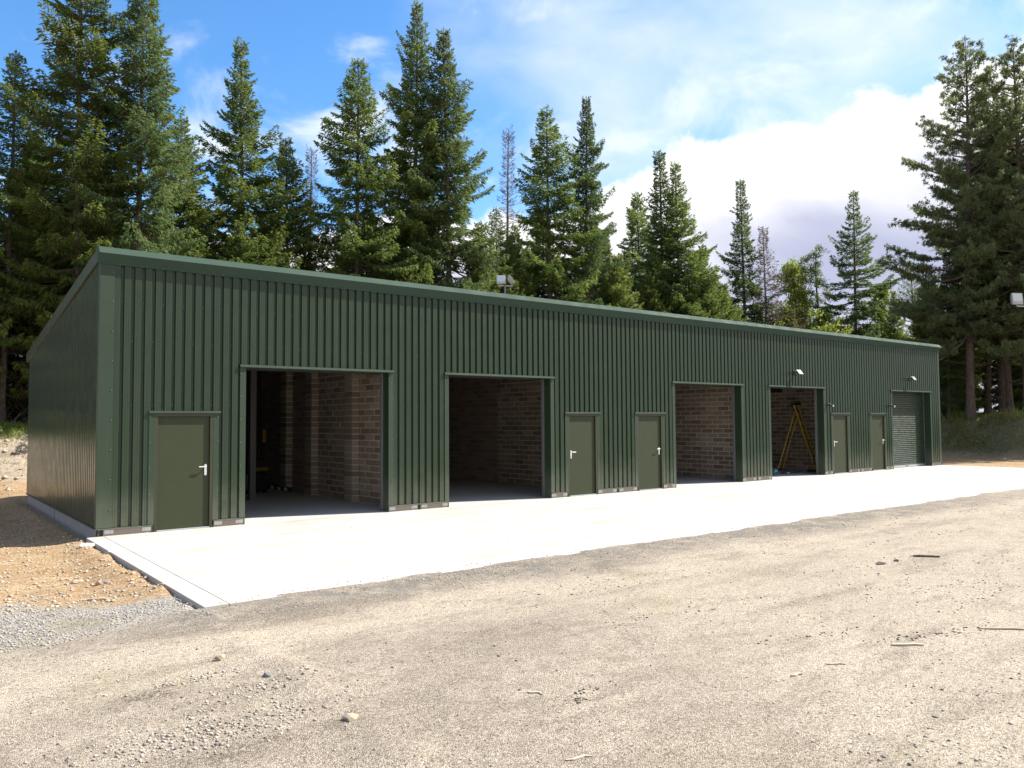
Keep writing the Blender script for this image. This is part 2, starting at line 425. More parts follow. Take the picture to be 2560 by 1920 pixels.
f1 = t.noise(pos, 150, 2, .7); f2 = t.noise(pos, 34, 4, .65); f3 = t.noise(pos, 5.5, 6, .6); f4 = t.noise(pos, .7, 6, .6)
vo = t.voro(pos, 62, 'F1', 'Color'); vsep = t.node('ShaderNodeSeparateColor'); t.l.new(vo, vsep.inputs[0])
base = t.mix(t.ramp(f4, .3, .7), (.268, .226, .180), (.365, .312, .248))
base = t.mix(t.ramp(f3, .40, .68, 0, .6), base, (.215, .180, .142))
dirt = t.noise(t.map(pos, (.45, 1.5, 1), (2, 7, 0)), 1.5, 9, .70, .4)
base = t.mix(t.math('MULTIPLY', t.attr('lightb'), .72), base, (.43, .37, .29))
base = t.mix(t.ramp(dirt, .50, .66, 0, .55), base, (.200, .162, .124))
base = t.mix(t.ramp(t.noise(t.map(pos, (.6, 1.3, 1), (8, 1, 0)), 3.4, 9, .72, .3), .57, .66, 0, .5), base, (.150, .120, .092))
base = t.mix(t.math('MULTIPLY', t.attr('track'), t.ramp(t.noise(pos, 2.4, 6, .65), .36, .62, .05, .95)), base, (.165, .150, .130))
base = t.mix(t.math('MULTIPLY', t.attr('dark'), t.ramp(f2, .42, .58, .1, 1)), base, (.085, .066, .050))
soilc = t.mix(t.ramp(f4, .35, .65), (.33, .190, .080), (.42, .280, .150))
soilc = t.mix(t.ramp(t.noise(t.map(pos, (1, 2.2, 1)), 2.2, 6, .65), .46, .68, 0, .8), soilc, (.52, .40, .25))
soilc = t.mix(t.ramp(f2, .42, .62, 0, .75), soilc, (.19, .115, .055))
soilc = t.mix(t.ramp(t.noise(t.map(pos, (1, 1, 1), (9, 2, 1)), 24, 4, .7), .52, .66, 0, .7), soilc, (.55, .45, .29))
c = t.mix(t.attr('soil'), base, soilc)
gc = t.mix(t.ramp(vsep.outputs[0], .1, .9), (.19, .17, .15), (.40, .365, .31))
c = t.mix(t.math('MULTIPLY', t.attr('grav'), t.ramp(f2, .3, .5, .6, 1)), c, gc)
grs = t.mix(t.ramp(f3, .35, .65), (.075, .085, .028), (.13, .14, .045))
bankc = t.mix(t.ramp(f3, .40, .62), (.40, .33, .255), (.27, .215, .150))
c = t.mix(t.math('MULTIPLY', t.attr('rise'), 1.0), c, bankc)
c = t.mix(t.attr('moss'), c, t.mix(t.ramp(f3, .4, .65), (.12, .115, .040), (.21, .18, .08)))
c = t.mix(t.attr('grass'), c, grs)
vg = t.voro(pos, 105, 'F1', 'Color'); vgs = t.node('ShaderNodeSeparateColor'); t.l.new(vg, vgs.inputs[0])
gr = t.ramp(vgs.outputs[0], 0, 1, .54, 1.50, False)
grn = t.node('ShaderNodeCombineColor'); t.l.new(gr, grn.inputs[0]); t.l.new(t.math('MULTIPLY', gr, .985), grn.inputs[1]); t.l.new(t.math('MULTIPLY', gr, .955), grn.inputs[2])
c = t.mix(1.0, c, grn.outputs[0], 'MULTIPLY')
# single stones and specks
c = t.mix(t.ramp(f1, .54, .68, 0, .62), c, (.095, .080, .064))
c = t.mix(t.ramp(t.noise(t.map(pos, (1, 1, 1), (5, 3, 1)), 80, 3, .7), .56, .68, 0, .65), c, (.60, .54, .45))
c = t.mix(t.ramp(vsep.outputs[1], .955, .98, 0, .5), c, (.48, .435, .37))
c = t.mix(t.ramp(vsep.outputs[2], .94, .98, 0, .7), c, (.10, .092, .088))
t.l.new(c, t.p.inputs['Base Color']); t.p.inputs['Roughness'].default_value = .95; t.p.inputs['Specular IOR Level'].default_value = .15
hh = t.math('ADD', t.math('MULTIPLY', f1, .5), t.math('ADD', f2, t.math('MULTIPLY', t.voro(pos, 105), -1.0)))
t.l.new(t.bump(hh, .010, .9), t.p.inputs['Normal'])
GROUND = m
V = np.stack([GX, GY, GZ], -1).reshape(-1, 3)
bankmask = sstep(rise, .04, .2)
me = np_mesh('ground', V, Q, GROUND, dict(soil=soil.ravel(), grav=grav.ravel(), grass=grass.ravel(), moss=moss.ravel(), track=track.ravel(), lightb=lightb.ravel(), dark=dark.ravel(), rise=bankmask.ravel()), smooth=True)
tag(link('ground', me), 'tan gravel yard with soil banks under the trees', None, kind='structure')

# concrete apron: edge strip, front strip and five bays with thin joints
ap = tag(empty('concrete_apron', (0, 0, 0)), 'pale concrete apron in front of the garage bays', None, kind='structure')
J = .008
def slab(x0, x1, y0, y1, zt=0.0):
    mb = MB(); mb.box(x0, x1, y0, y1, -.16, zt); return mb.obj('slab', CONC, ap, bevel=.006)
slab(APX0, APX0+.26, APY, -.012)
cuts = [APX0+.26+J, 6.37, 12.74, 19.10, 25.47, APX1]
for i in range(5):
    slab(cuts[i]+(0 if i == 0 else J), cuts[i+1], APY+.22+J, -.012)
slab(APX0+.26+J, APX1, APY, APY+.22, -.002)

# ------------------------------------------------------------------ the garage building
B = tag(empty('garage_building', (0, 0, 0)), 'long dark green ribbed steel garage with open bays', 'building')
CB, CT = .137, 4.765                      # cladding bottom / top
PITCH_R = .174
OPEN = [(2.566, 5.683), (7.243, 10.316), (15.07, 18.21), (19.77, 22.925), (27.79, 30.96)]
HEAD = 3.02
DOORS = [(.925, 1.955, 'R'), (10.90, 11.93, 'L'), (13.48, 14.51, 'R'), (23.485, 24.515, 'L'), (26.155, 27.185, 'R')]
DHEAD = 2.125
cutouts = [(a, b, HEAD) for a, b in OPEN]+[(a, b, DHEAD) for a, b, s in DOORS]
# box profile: wide crowns outwards (y=0) with two shallow swages, narrow troughs
PROF = [(0, 0), (.031, 0), (.035, .003), (.039, 0), (.068, 0), (.072, .003), (.076, 0), (.107, 0), (.124, .042), (.164, .042), (.174, 0)]
def sheet(x0, n, top, bottom, holes, length_limit=None):
    """profile strips for n pitches starting at x0; top/bottom are functions of x"""
    mb = MB(); xs = []
    for k in range(n):
        for (px, py) in PROF[:-1]: xs.append((x0+k*PITCH_R+px, py))
    xs.append((x0+n*PITCH_R, 0))
    if length_limit: xs = [q for q in xs if q[0] <= length_limit+1e-6]
    br = sorted({e for h in holes for e in h[:2]})
    ext = []
    for i in range(len(xs)-1):
        (xa, ya), (xb, yb) = xs[i], xs[i+1]; ext.append((xa, ya))
        for e in br:
            if xa+1e-5 < e < xb-1e-5: ext.append((e, ya+(yb-ya)*(e-xa)/(xb-xa)))
    ext.append(xs[-1])
    for i in range(len(ext)-1):
        (xa, ya), (xb, yb) = ext[i], ext[i+1]; xm = (xa+xb)/2
        zb = bottom
        for (l, r, hd) in holes:
            if l < xm < r: zb = hd
        mb.add([(xa, ya, zb), (xb, yb, zb), (xb, yb, top(xb)), (xa, ya, top(xa))], [(0, 1, 2, 3)])
    return mb
def front_sheets():
    x = .215; k = 0
    while x < LEN-.22:
        mb = sheet(x, 6, lambda q: CT, CB, cutouts, LEN-.10)
        me = mb.mesh('cladding_sheet', [GREEN]); o = link('cladding_sheet', me, None, B)
        x += 6*PITCH_R
front_sheets()
# gable sheets: same profile turned to face -X (left) and +X (right)
ROOFZ = lambda y: 4.93-(4.93-3.74)*(y/9.35)
def gable(side):
    y = .02; xw = 0 if side < 0 else LEN
    while y < DEP-.05:
        mb = sheet(y, 6, lambda q: ROOFZ(q)-.05, CB, [], DEP)
        mb.v = [(xw-side*(p[1])+ (0), p[0], p[2]) for p in mb.v]
        link('cladding_sheet', mb.mesh('cladding_sheet', [GABLE]), None, B)
        y += 6*PITCH_R
gable(-1); gable(1)
mb = MB(); mb.box(0.03, LEN-.03, DEP-.03, DEP, CB, ROOFZ(DEP)-.05); mb.obj('back_wall', GREEN, B)
mb = MB(); mb.box(.09, LEN-.09, DEP-.12, DEP-.035, -.3, CB+.02); mb.obj('plinth_block', PLINTHG, B)
# corner trims
for xw, s in ((0, 1), (LEN, -1)):
    mb = MB()
    ww = .224 if s > 0 else .16
    xa, xb = sorted((xw-s*.006, xw+s*ww)); mb.box(xa, xb, -.008, -.003, CB, CT)
    xa, xb = sorted((xw-s*.008, xw-s*.003)); mb.box(xa, xb, -.0085, .14, CB, CT+.06)
    mb.obj('corner_trim', TRIM, B)
# roof, ridge fascia, verges, eaves
mb = MB()
yA, yB = -.06, DEP+.22; zA, zB = 4.93+.075, ROOFZ(DEP+.22)+.06
mb.add([(-.02, yA, zA), (LEN+.02, yA, zA), (LEN+.02, yB, zB), (-.02, yB, zB), (-.02, yA, zA-.07), (LEN+.02, yA, zA-.07), (LEN+.02, yB, zB-.07), (-.02, yB, zB-.07)],
       [(0, 1, 2, 3), (7, 6, 5, 4), (0, 4, 5, 1), (1, 5, 6, 2), (2, 6, 7, 3), (3, 7, 4, 0)])
roof = mb.obj('roof', GREEN, B)
fas = [(.02, 5.03), (-.035, 5.04), (-.130, 4.918), (-.02, 4.786), (-.022, 4.742), (-.004, 4.742), (-.004, 4.78), (.02, 4.80)]
x = -.045
while x < LEN+.04:                                             # lengths of ridge flashing with laps
    x1 = min(x+3.0, LEN+.045); mb = MB(); e = .0015*(int(x/3) % 2)
    mb.prism([(p-e, q+e) for p, q in fas], x, x1, 'x'); mb.obj('ridge_flashing', RIDGE, B); x = x1
for xw, s in ((0, -1), (LEN, 1)):
    mb = MB()
    def vq(y): return ROOFZ(y)
    prof = []
    for y in (-.03, DEP+.24):
        prof.append([(xw+s*.005, y, vq(y)-.13), (xw+s*.035, y, vq(y)-.12), (xw+s*.048, y, vq(y)+.09), (xw-s*.12, y, vq(y)+.105), (xw-s*.12, y, vq(y)+.085), (xw+s*.005, y, vq(y)+.06)])
    n = 6; mb.add(prof[0]+prof[1], [(i, (i+1) % n, n+(i+1) % n, n+i) for i in range(n)]+[tuple(reversed(range(n))), tuple(range(n, 2*n))])
    mb.obj('verge_flashing', TRIM, B)
mb = MB(); mb.prism([(DEP+.02, 3.60), (DEP+.02, 3.72), (DEP+.14, 3.72), (DEP+.14, 3.66), (DEP+.12, 3.60)], -.02, LEN+.02, 'x'); mb.obj('gutter', TRIM, B)

# flashings round every opening
def drip(x0, x1):
    mb = MB(); mb.prism([(.035, CB-.004), (-.022, CB-.010), (-.026, CB-.024), (-.016, CB-.024), (-.014, CB-.012), (.035, CB-.020)], x0, x1, 'x')
    return mb.obj('drip_flashing', TRIM, B)
for (a, b) in OPEN:
    hz = HEAD
    for (xa, xb) in ((a-.115, a), (b, b+.115)):
        mb = MB(); mb.box(xa, xb, -.009, -.003, CB, hz); mb.obj('jamb_flashing', TRIM, B)
    mb = MB(); mb.prism([(.03, hz+.055), (-.035, hz+.046), (-.042, hz+.002), (-.034, hz-.004), (.0, hz-.004), (.27, hz-.006), (.27, hz+.02), (.03, hz+.02)], a-.122, b+.122, 'x')
    mb.obj('lintel_flashing', TRIM, B)
    for x0, x1 in ((a-.006, a), (b, b+.006)):
        mb = MB(); mb.box(x0, x1, -.002, .25, .0, hz-.006); mb.obj('reveal_lining', GREEN, B)
    for x0, x1 in ((a-.05, a+.028), (b-.028, b+.05)):         # shutter guide rails
        mb = MB(); mb.box(x0, x1, .252, .33, .0, hz-.008); mb.obj('guide_rail', GREYSTEEL, B)
    mb = MB(); mb.box(a-.1, b+.1, .335, .75, hz-.01, hz+.42); mb.obj('shutter_box', DARKSTEEL, B)
for (a, b, s) in DOORS:
    hz = DHEAD
    for (xa, xb) in ((a-.10, a-.001), (b+.001, b+.10)):
        mb = MB(); mb.box(xa, xb, -.009, -.003, CB, hz); mb.obj('jamb_flashing', TRIM, B)
    mb = MB(); mb.prism([(.03, hz+.05), (-.030, hz+.042), (-.036, hz+.006), (-.030, hz), (.01, hz)], a-.107, b+.137, 'x')
    mb.obj('lintel_flashing', TRIM, B)
    # door leaf with frame, handle and threshold
    lx0, lx1 = a+.058, b-.058; ly = .034
    mb = MB(); mb.box(lx0, lx1, ly, ly+.045, .028, hz-.06)
    door = mb.obj('door', OLIVE, B)
    fr = MB()
    fr.box(a, lx0-.004, -.006, .075, 0.002, hz-.002); fr.box(lx1+.004, b, -.006, .075, 0.002, hz-.002); fr.box(lx0-.004, lx1+.004, -.005, .075, hz-.056, hz-.002)
    fr.obj('frame', OLIVE2, door)
    th = MB(); th.box(lx0-.003, lx1+.003, -.004, .075, .001, .022); th.obj('threshold', STEEL, door)
    hx = lx1-.065 if s == 'R' else lx0+.065; d = -1 if s == 'R' else 1
    hb = MB(); zc = 1.075
    prof = [(hx+.021*math.cos(k*math.pi/8), zc+.085+.021*math.sin(k*math.pi/8)) for k in range(9)]+[(hx-.021*math.cos(k*math.pi/8), zc-.085-.021*math.sin(k*math.pi/8)) for k in range(9)]
    n = len(prof); hb.add([(p, ly-.010, q) for p, q in prof]+[(p, ly, q) for p, q in prof], [tuple(range(n))]+[(i, (i+1) % n, n+(i+1) % n, n+i) for i in range(n)])
    zl = zc+.06
    hb.tube([(hx, ly-.008, zl), (hx, ly-.040, zl), (hx+d*.008, ly-.052, zl), (hx+d*.03, ly-.055, zl), (hx+d*.132, ly-.053, zl-.002)], [.011, .011, .011, .0105, .0095], 8)
    hb.tube([(hx, ly-.009, zc-.03), (hx, ly-.018, zc-.03)], [.010, .010], 8)
    hb.obj('handle', ALU, door)
# plinth panels below the cladding with galvanised brackets
SEG = [(.03, .905), (1.975, 2.56), (5.69, 7.236), (10.322, 10.885), (11.945, 13.465), (14.525, 15.064), (18.216, 19.764), (22.93, 23.47), (24.53, 26.14), (27.2, 27.785), (30.966, 31.80)]
for (a, b) in SEG:
    drip(a-.005, b+.005)
    parts = [(a, b)] if b-a < 1.2 else [(a, (a+b)/2-.035), ((a+b)/2+.035, b)]
    if a < .1: parts = [(.11, .905)]
    for (p, q) in parts:
        mb = MB(); mb.box(p, q, .012, .10, -.02, CB-.022); pb = mb.obj('plinth_block', PLINTH, B, bevel=.004)
        for bx in (p+.02, q-.165):
            k = MB(); k.box(bx, bx+.145, .004, .0115, .035, .100); k.tube([(bx+.10 if bx == p+.02 else bx+.045, .004, .068), (bx+.10 if bx == p+.02 else bx+.045, -.012, .068)], [.012, .010], 6)
            k.obj('bracket', STEEL, pb)
    if len(parts) == 2:
        mb = MB(); xm = (a+b)/2; mb.box(xm-.033, xm+.033, .03, .1, -.02, CB-.022); mb.obj('steel_post', DARKSTEEL, B)
# end posts of the segments next to openings (short dark returns)
for (a, b) in SEG:
    for x0, x1 in ((a-.004, a+.014), (b-.014, b+.004)):
        mb = MB(); mb.box(x0, x1, -.004, .011, .0, CB-.022); mb.obj('plinth_edge_trim', TRIM, B)
# gable plinth: two precast panels and dark posts
for xw, s in ((0, 1), (LEN, -1)):
    for (p, q) in ((.11, 4.55), (4.64, 9.05)):
        xa, xb = sorted((xw+s*.010, xw+s*.10)); mb = MB(); mb.box(xa, xb, p, q, -.25, CB-.024); mb.obj('plinth_block', PLINTHG, B, bevel=.005)
    for yy in (.055, 4.595, 9.1):
        xa, xb = sorted((xw+s*.018, xw+s*.09)); mb = MB(); mb.box(xa, xb, yy-.042, yy+.042, -.3, CB-.01); mb.obj('steel_post', DARKSTEEL, B)
    mb = MB(); xa, xb = sorted((xw-s*.02, xw+s*.03)); mb.box(xa, xb, -.02, DEP, CB-.022, CB-.006); mb.obj('drip_flashing', TRIM, B)
# screws: tiny, joined
mb = MB()
def screw(x, y, z, r=.0095, ax='y'):
    vs = []
    for k in range(6):
        a = k*math.pi/3
        vs.append((x+r*math.cos(a), y, z+r*math.sin(a)) if ax == 'y' else (x, y+r*math.cos(a), z+r*math.sin(a)))
    vs += [((p[0], p[1]-.008, p[2]) if ax == 'y' else (p[0]-.008, p[1], p[2])) for p in vs]
    mb.add(vs, [(6, 7, 8, 9, 10, 11)]+[(k, (k+1) % 6, 6+(k+1) % 6, 6+k) for k in range(6)])
k = 0; x = .215+.144
while x < LEN-.2:
    for z in (.42, 2.28, 3.42, 4.10):
        if (k+int(z*7)) % 2 == 0 and not any(l-.02 < x < r+.02 and z < h for l, r, h in cutouts): screw(x, .042, z)
    for (l, r, h) in cutouts:
        if l < x < r and k % 2 == 0: screw(x, .042, h+.075)
    x += PITCH_R; k += 1
x = .3
while x < LEN: screw(x, -.0205, 4.762, .008); x += .36
for x in (.205, 31.70):
    for z in np.arange(.45, 4.7, .52): screw(x, -.008, z)
for (a, b) in OPEN:
    for x in (a-.095, b+.095):
        for z in np.arange(.25, HEAD, .44): screw(x, -.009, z)
for (a, b, s) in DOORS:
    for x in (a-.085, b+.085):
        for z in np.arange(.22, DHEAD, .46): screw(x, -.009, z)
for z in np.arange(.6, 4.6, .5): screw(-.0085, .11, z, ax='x')
tag(mb.obj('screws', SCREWM, B), kind='stuff')

# floor, portal frame, partitions of blocks
mb = MB(); mb.box(.10, LEN-.10, 0.0, DEP-.04, -.15, -.001); mb.obj('floor', FLOORC, B)
rng = random.Random(3)
bm_ = MB(); bm_.box(-.012, .012, -.207, .207, -.061, .061); BR_A = bm_.mesh('brick', [BRICK])
bm_ = MB(); bm_.box(-.012, .012, -.096, .096, -.061, .061); BR_H = bm_.mesh('brick', [BRICK])
def partition(xc, cols, pier):
    wallx = xc-.10
    mb = MB(); mb.box(wallx, xc+.10, .36, DEP-.05, 0, ROOFZ(.3)-.35)
    # the far, unlit run of the wall carries its courses as colour
    y_far = .38+cols*.45
    mb2 = MB(); mb2.box(wallx-.011, wallx-.001, y_far, DEP-.06, 0, ROOFZ(.3)-.4)
    wall = mb.obj('partition_wall', MORTAR, B)
    mb2.obj('far_courses', FARBLOCK, wall)
    n = 0
    for r in range(24):
        z = .077+r*.15; off = .225 if r % 2 else 0
        y = .40
        if off: 
            o = link('brick', BR_H, None, wall, (wallx-rng.uniform(-.002, .010), y+.105, z+rng.uniform(-.003, .003)), (0, rng.uniform(-.01, .01), rng.uniform(-.012, .012))); n += 1
            link('brick', BR_H, None, wall, (wallx-rng.uniform(-.002, .008), y+off+(cols-1)*.45+.105, z), (0, 0, rng.uniform(-.012, .012)))
        for cidx in range(cols-(1 if off else 0)):
            yy = y+off+cidx*.45+.2175
            if pier and any(abs(yy-p) < .25 for p in pier): dx = .0
            else: dx = 0
            link('brick', BR_A, None, wall, (wallx-rng.uniform(-.006, .006)-dx, yy+rng.uniform(-.006, .006), z+rng.uniform(-.004, .004)), (rng.uniform(-.006, .006), rng.uniform(-.012, .012), rng.uniform(-.012, .012))); n += 1
    return wall
partition(6.37, 11, None); partition(12.74, 11, None); partition(19.10, 8, None); partition(25.47, 9, None)
# block piers standing proud of the first partition
bm_ = MB(); bm_.box(-.105, .105, -.212, .212, -.062, .062); BR_P = bm_.mesh('brick', [BRICK])
for xc, ys in ((6.37, (2.5, 4.9, 6.65)),):
    for y0 in ys:
        mb = MB(); mb.box(xc-.288, xc-.115, y0+.022, y0+.428, 0, ROOFZ(y0)-.4); pr = mb.obj('block_pier', MORTAR, B)
        for r in range(28):
            z = .077+r*.15
            link('brick', BR_P, None, pr, (xc-.205+rng.uniform(-.004, .004), y0+.225+rng.uniform(-.004, .004), z), (0, 0, rng.uniform(-.015, .015)))
# steel portal legs with haunch braces
for xc, yc in ((.35, 4.6), (.35, 8.6), (4.42, 4.8)):
    if True:
        mb = MB(); mb.box(xc-.075, xc+.075, yc-.075, yc+.075, 0, ROOFZ(yc)-.05)
        zt = ROOFZ(yc)-.75; mb.bar((xc, yc, zt), (xc+.75, yc, zt+.62), .12); mb.obj('portal_leg', LEGM, B)
for xc in (6.37, 12.74, 19.10, 25.47):
    mb = MB(); mb.box(xc-.09, xc+.09, .10, .30, 0, ROOFZ(.2)-.05); mb.obj('portal_leg', DARKSTEEL, B)
for yc in (1.6, 3.4, 5.2, 7.0, 8.6):
    mb = MB(); z = ROOFZ(yc)-.12; mb.box(.1, LEN-.1, yc-.04, yc+.04, z-.09, z+.09); mb.obj('purlin', DARKSTEEL, B)
mb = MB(); mb.box(19.3, 25.3, 3.2, 3.32, 3.02, 3.16); mb.obj('tie_beam', DARKSTEEL, B)

# roller shutter in the far bay, down
a, b = OPEN[4]
rs = MB(); rs.box(a+.03, b-.03, .300, .322, .075, HEAD-.02); shutter = rs.obj('roller_shutter', GREEN, B)
SH = simple('shutter_green_paint', (.017, .034, .018), .33, var=.10, nscale=3)
hs = .0755; prof = [(.0, .0), (-.017, .007), (-.028, .022), (-.031, .036), (-.028, .050), (-.017, .063), (0, .0745), (.012, .0745), (.012, 0)]
mb = MB(); mb.prism(prof, a+.032, b-.032, 'x'); sm = mb.mesh('slat', [SH])
for k in range(38): link('slat', sm, None, shutter, (0, .286, .098+k*hs))
mb = MB(); mb.box(a+.03, b-.03, .262, .296, .012, .096); mb.obj('bottom_bar', STEEL, shutter)
mb = MB(); mb.box((a+b)/2-.12, (a+b)/2+.12, .255, .2615, .040, .062); mb.obj('lock_plate', DARKSTEEL, shutter)

# ------------------------------------------------------------------ fixtures on the facade
def wall_flood(x, z, label):
    t_ = tag(empty('floodlight', (x, 0, z)), label, 'floodlight', 'wall floodlights')
    mb = MB(); mb.box(-.045, .045, -.02, -.001, -.05, .05); mb.bar((0, -.02, .0), (0, -.10, .0), .03); mb.bar((-.06, -.10, 0), (.06, -.10, 0), .022, .022); mb.obj('bracket', BLACKP, t_)
    # tilted head
    hd = MB(); hd.prism([(-.012, -.085), (.028, -.07), (.028, .07), (-.012, .085)], -.125, .125, 'x')
    for k in range(7): hd.box(-.10+k*.033, -.096+k*.033, .028, .045, -.06, .06)
    h = hd.obj('housing', BLACKP, t_, (0, -.195, -.005), (rad(-38), 0, 0))
    mb = MB(); mb.box(-.127, .127, -.02, .03, .085, .093); mb.obj('visor', WHITEP, h)
    mb = MB(); mb.box(-.085, .085, -.0185, -.0135, -.055, .05); mb.obj('lens', GLASS, h)
    mb = MB(); mb.tube([(0, -.03, -.055), (0, -.075, -.085)], [.022, .026], 8); mb.obj('sensor', BLACKP, t_)
    return t_
wall_flood(21.20, 3.53, 'black wall floodlight with pale lens above the bay with the ladder')
wall_flood(29.23, 3.54, 'black wall floodlight with pale lens above the closed roller shutter')
def wall_cam(x, z, label):
    t_ = tag(empty('security_camera', (x, 0, z)), label, 'camera', 'wall cameras')
    mb = MB(); mb.tube([(0, -.001, 0), (0, -.03, 0)], [.045, .045], 12); mb.tube([(0, -.03, 0), (0, -.09, .012)], [.016, .016], 8); mb.obj('mount', BLACKP, t_)
    mb = MB(); mb.tube([(0, -.05, .02), (.02, -.09, .015), (.055, -.20, -.025)], [.030, .036, .036], 12); mb.obj('body', BLACKP, t_)
    mb = MB(); mb.tube([(.053, -.195, -.023), (.062, -.225, -.034)], [.03, .03], 12); mb.obj('front_ring', WHITEP, t_)
    mb = MB(); mb.box(-.015, .03, -.12, -.05, .052, .058); mb.obj('sun_shield', WHITEP, t_)
wall_cam(23.14, 2.44, 'small black and white camera between ladder bay and its door')
wall_cam(27.50, 2.44, 'small black and white camera beside the closed roller shutter')

# ------------------------------------------------------------------ pole floodlights
def pole_light(base, ztop, heads, label, s=1.0):
    t_ = tag(empty('floodlight_pole', base), label, 'lamp post', 'yard lamp posts')
    h = ztop-base[2]
    mb = MB(); mb.tube([(0, 0, 0), (0, 0, h*.5), (0, 0, h)], [.055*s, .05*s, .045*s], 10); mb.obj('pole', GREYSTEEL, t_)
    mb = MB(); mb.bar((-.36*s*Rv.x, -.36*s*Rv.y, h), (.36*s*Rv.x, .36*s*Rv.y, h-.03), .05*s); mb.obj('crossbar', LAMPGREY, t_)
    for (off, yaw, tilt, sz) in heads:
        hb = MB(); q = sz/2
        fr = [(-q, -q), (q, -q), (q, q), (-q, q)]; bk = [(-q*.62, -q*.6), (q*.62, -q*.6), (q*.62, q*.55), (-q*.62, q*.55)]
        hb.add([(p, -.05, r) for p, r in fr]+[(p, .02, r) for p, r in fr]+[(p, .15*sz/.4, r) for p, r in bk],
               [(0, 1, 2, 3), (0, 4, 5, 1), (1, 5, 6, 2), (2, 6, 7, 3), (3, 7, 4, 0), (4, 8, 9, 5), (5, 9, 10, 6), (6, 10, 11, 7), (7, 11, 8, 4), (11, 10, 9, 8)])
        hb.box(-q*1.04, -q, -.05, .02, -q*.2, q*.05); hb.box(q, q*1.04, -.05, .02, -q*.2, q*.05)
        p = (off*Rv.x, off*Rv.y, h+sz*.62)
        hd = hb.obj('lamp_head', LAMPGREY, t_, p, (tilt, 0, yaw))
        g = MB(); g.box(-q*.86, q*.86, -.054, -.0505, -q*.45, q*.88); g.obj('glass', GLASS, hd)
        g = MB(); g.box(-q*.86, q*.86, -.062, -.051, -q*.92, -q*.55); g.obj('gear_cover', LAMPGREY, hd)
        st = MB(); st.bar((off*Rv.x, off*Rv.y, h), (off*Rv.x, off*Rv.y, h+sz*.2), .05); st.obj('stirrup', LAMPGREY, t_)
pole_light((18.07, 12.0, 0), 7.86, [(-.17, rad(-32), rad(-14), .40), (.30, rad(48), rad(-34), .40)], 'pole with two grey floodlights rising behind the garage roof', .9)
pole_light((39.86, -.56, 0), 7.30, [(-.40, rad(-28), rad(-6), .56)], 'pole with one square floodlight at the right edge before the pines', 1.15)

# ------------------------------------------------------------------ things inside the bays
lad = tag(empty('step_ladder', (24.7, 2.2, 0)), 'yellow fibreglass step ladder standing open inside the fourth bay', 'ladder')
o_ = Vector((24.7, 2.2, 0)); Wd = Vector((.97, .25, 0))
R1 = Vector((25.02, 1.66, 0)); L1 = Vector((23.95, 2.58, 0))
T1 = Vector((24.42, 2.14, 2.50)); T1b = Vector((24.46, 2.14, 2.22))
hw = .52
for k, wv in ((0, Vector((0, 0, 0))), (1, Wd*hw)):
    taper = Wd*(.05 if k == 0 else -.05)
    mb = MB(); mb.bar(R1+wv-o_, T1+wv+taper-o_, .13, .05, (.7, -.7, 0)); mb.obj('stile', YELLOW, lad)
    mb = MB(); mb.bar(L1+wv-o_, T1b+wv+taper-o_, .09, .04, (.7, -.7, 0)); mb.obj('rear_leg', YELLOW, lad)
    for P_ in (R1, L1):
        mb = MB(); q = P_+wv-o_; mb.box(q.x-.05, q.x+.05, q.y-.05, q.y+.05, 0, .05); mb.obj('foot', RUBBER, lad)
for k in range(1, 9):
    u = k/9.0; p = R1.lerp(T1, u); q = p+Wd*hw
    mb = MB(); mb.bar(p-o_, q-o_, .075, .028, (0, 0, 1)); mb.obj('rung', GREYSTEEL, lad)
for k in (.15, .55):
    p = L1.lerp(T1b, k); mb = MB(); mb.bar(p-o_, p+Wd*hw-o_, .035); mb.obj('brace', STEEL, lad)
mb = MB(); p = T1-o_; mb.bar(p-Wd*.06+Vector((0, 0, .04)), p+Wd*(hw+.06)+Vector((0, 0, .04)), .20, .09); mb.obj('top_cap', BLACKP, lad)
mb = MB(); mb.bar(R1.lerp(T1, .12)+Vector((-.03, -.05, 0))-o_, R1.lerp(T1, .30)+Vector((-.03, -.05, 0))-o_, .07, .012, (.7, -.7, 0)); mb.obj('label_sticker', WHITEP, lad)

tl = tag(empty('tool_case', (21.62, 1.25, 0), rad(20)), 'teal power tool case on the floor beside the fourth bay jamb', 'tool case')
mb = MB(); mb.box(-.20, .20, -.14, .14, 0, .15); mb.obj('body', TEAL, tl, bevel=.02)
mb = MB(); mb.box(-.202, .202, -.142, .142, .152, .21); mb.obj('lid', TEAL, tl, bevel=.02)
mb = MB(); mb.tube([(-.07, 0, .205), (-.06, 0, .25), (.06, 0, .25), (.07, 0, .205)], [.012]*4, 8); mb.obj('handle', BLACKP, tl)
for sx in (-.11, .11):
    mb = MB(); mb.box(sx-.025, sx+.025, -.152, -.143, .11, .18); mb.obj('latch', WHITEP, tl)
dr = tag(empty('hand_drill', (22.25, 1.18, 0), rad(-30)), 'small black hand drill lying next to the teal case', 'drill')
mb = MB(); mb.tube([(-.12, 0, .045), (-.02, 0, .05), (.08, 0, .05), (.12, 0, .05)], [.03, .04, .038, .018], 10); mb.obj('body', BLACKP, dr)
mb = MB(); mb.tube([(-.05, 0, .04), (-.06, -.12, .03)], [.024, .02], 8); mb.obj('grip', BLACKP, dr)
mb = MB(); mb.tube([(.12, 0, .05), (.21, 0, .05)], [.015, .006], 8); mb.obj('chuck', WHITEP, dr)
mb = MB(); pts = []
for k in range(26):
    u = k/25; pts.append((22.3+1.6*u, 1.22+.12*math.sin(u*9)+.25*u, .012))
mb.tube(pts, [.010]*26, 6); tag(mb.obj('power_cable', RUBBER), 'black power cable snaking over the fourth bay floor', 'cable')
mb = MB()
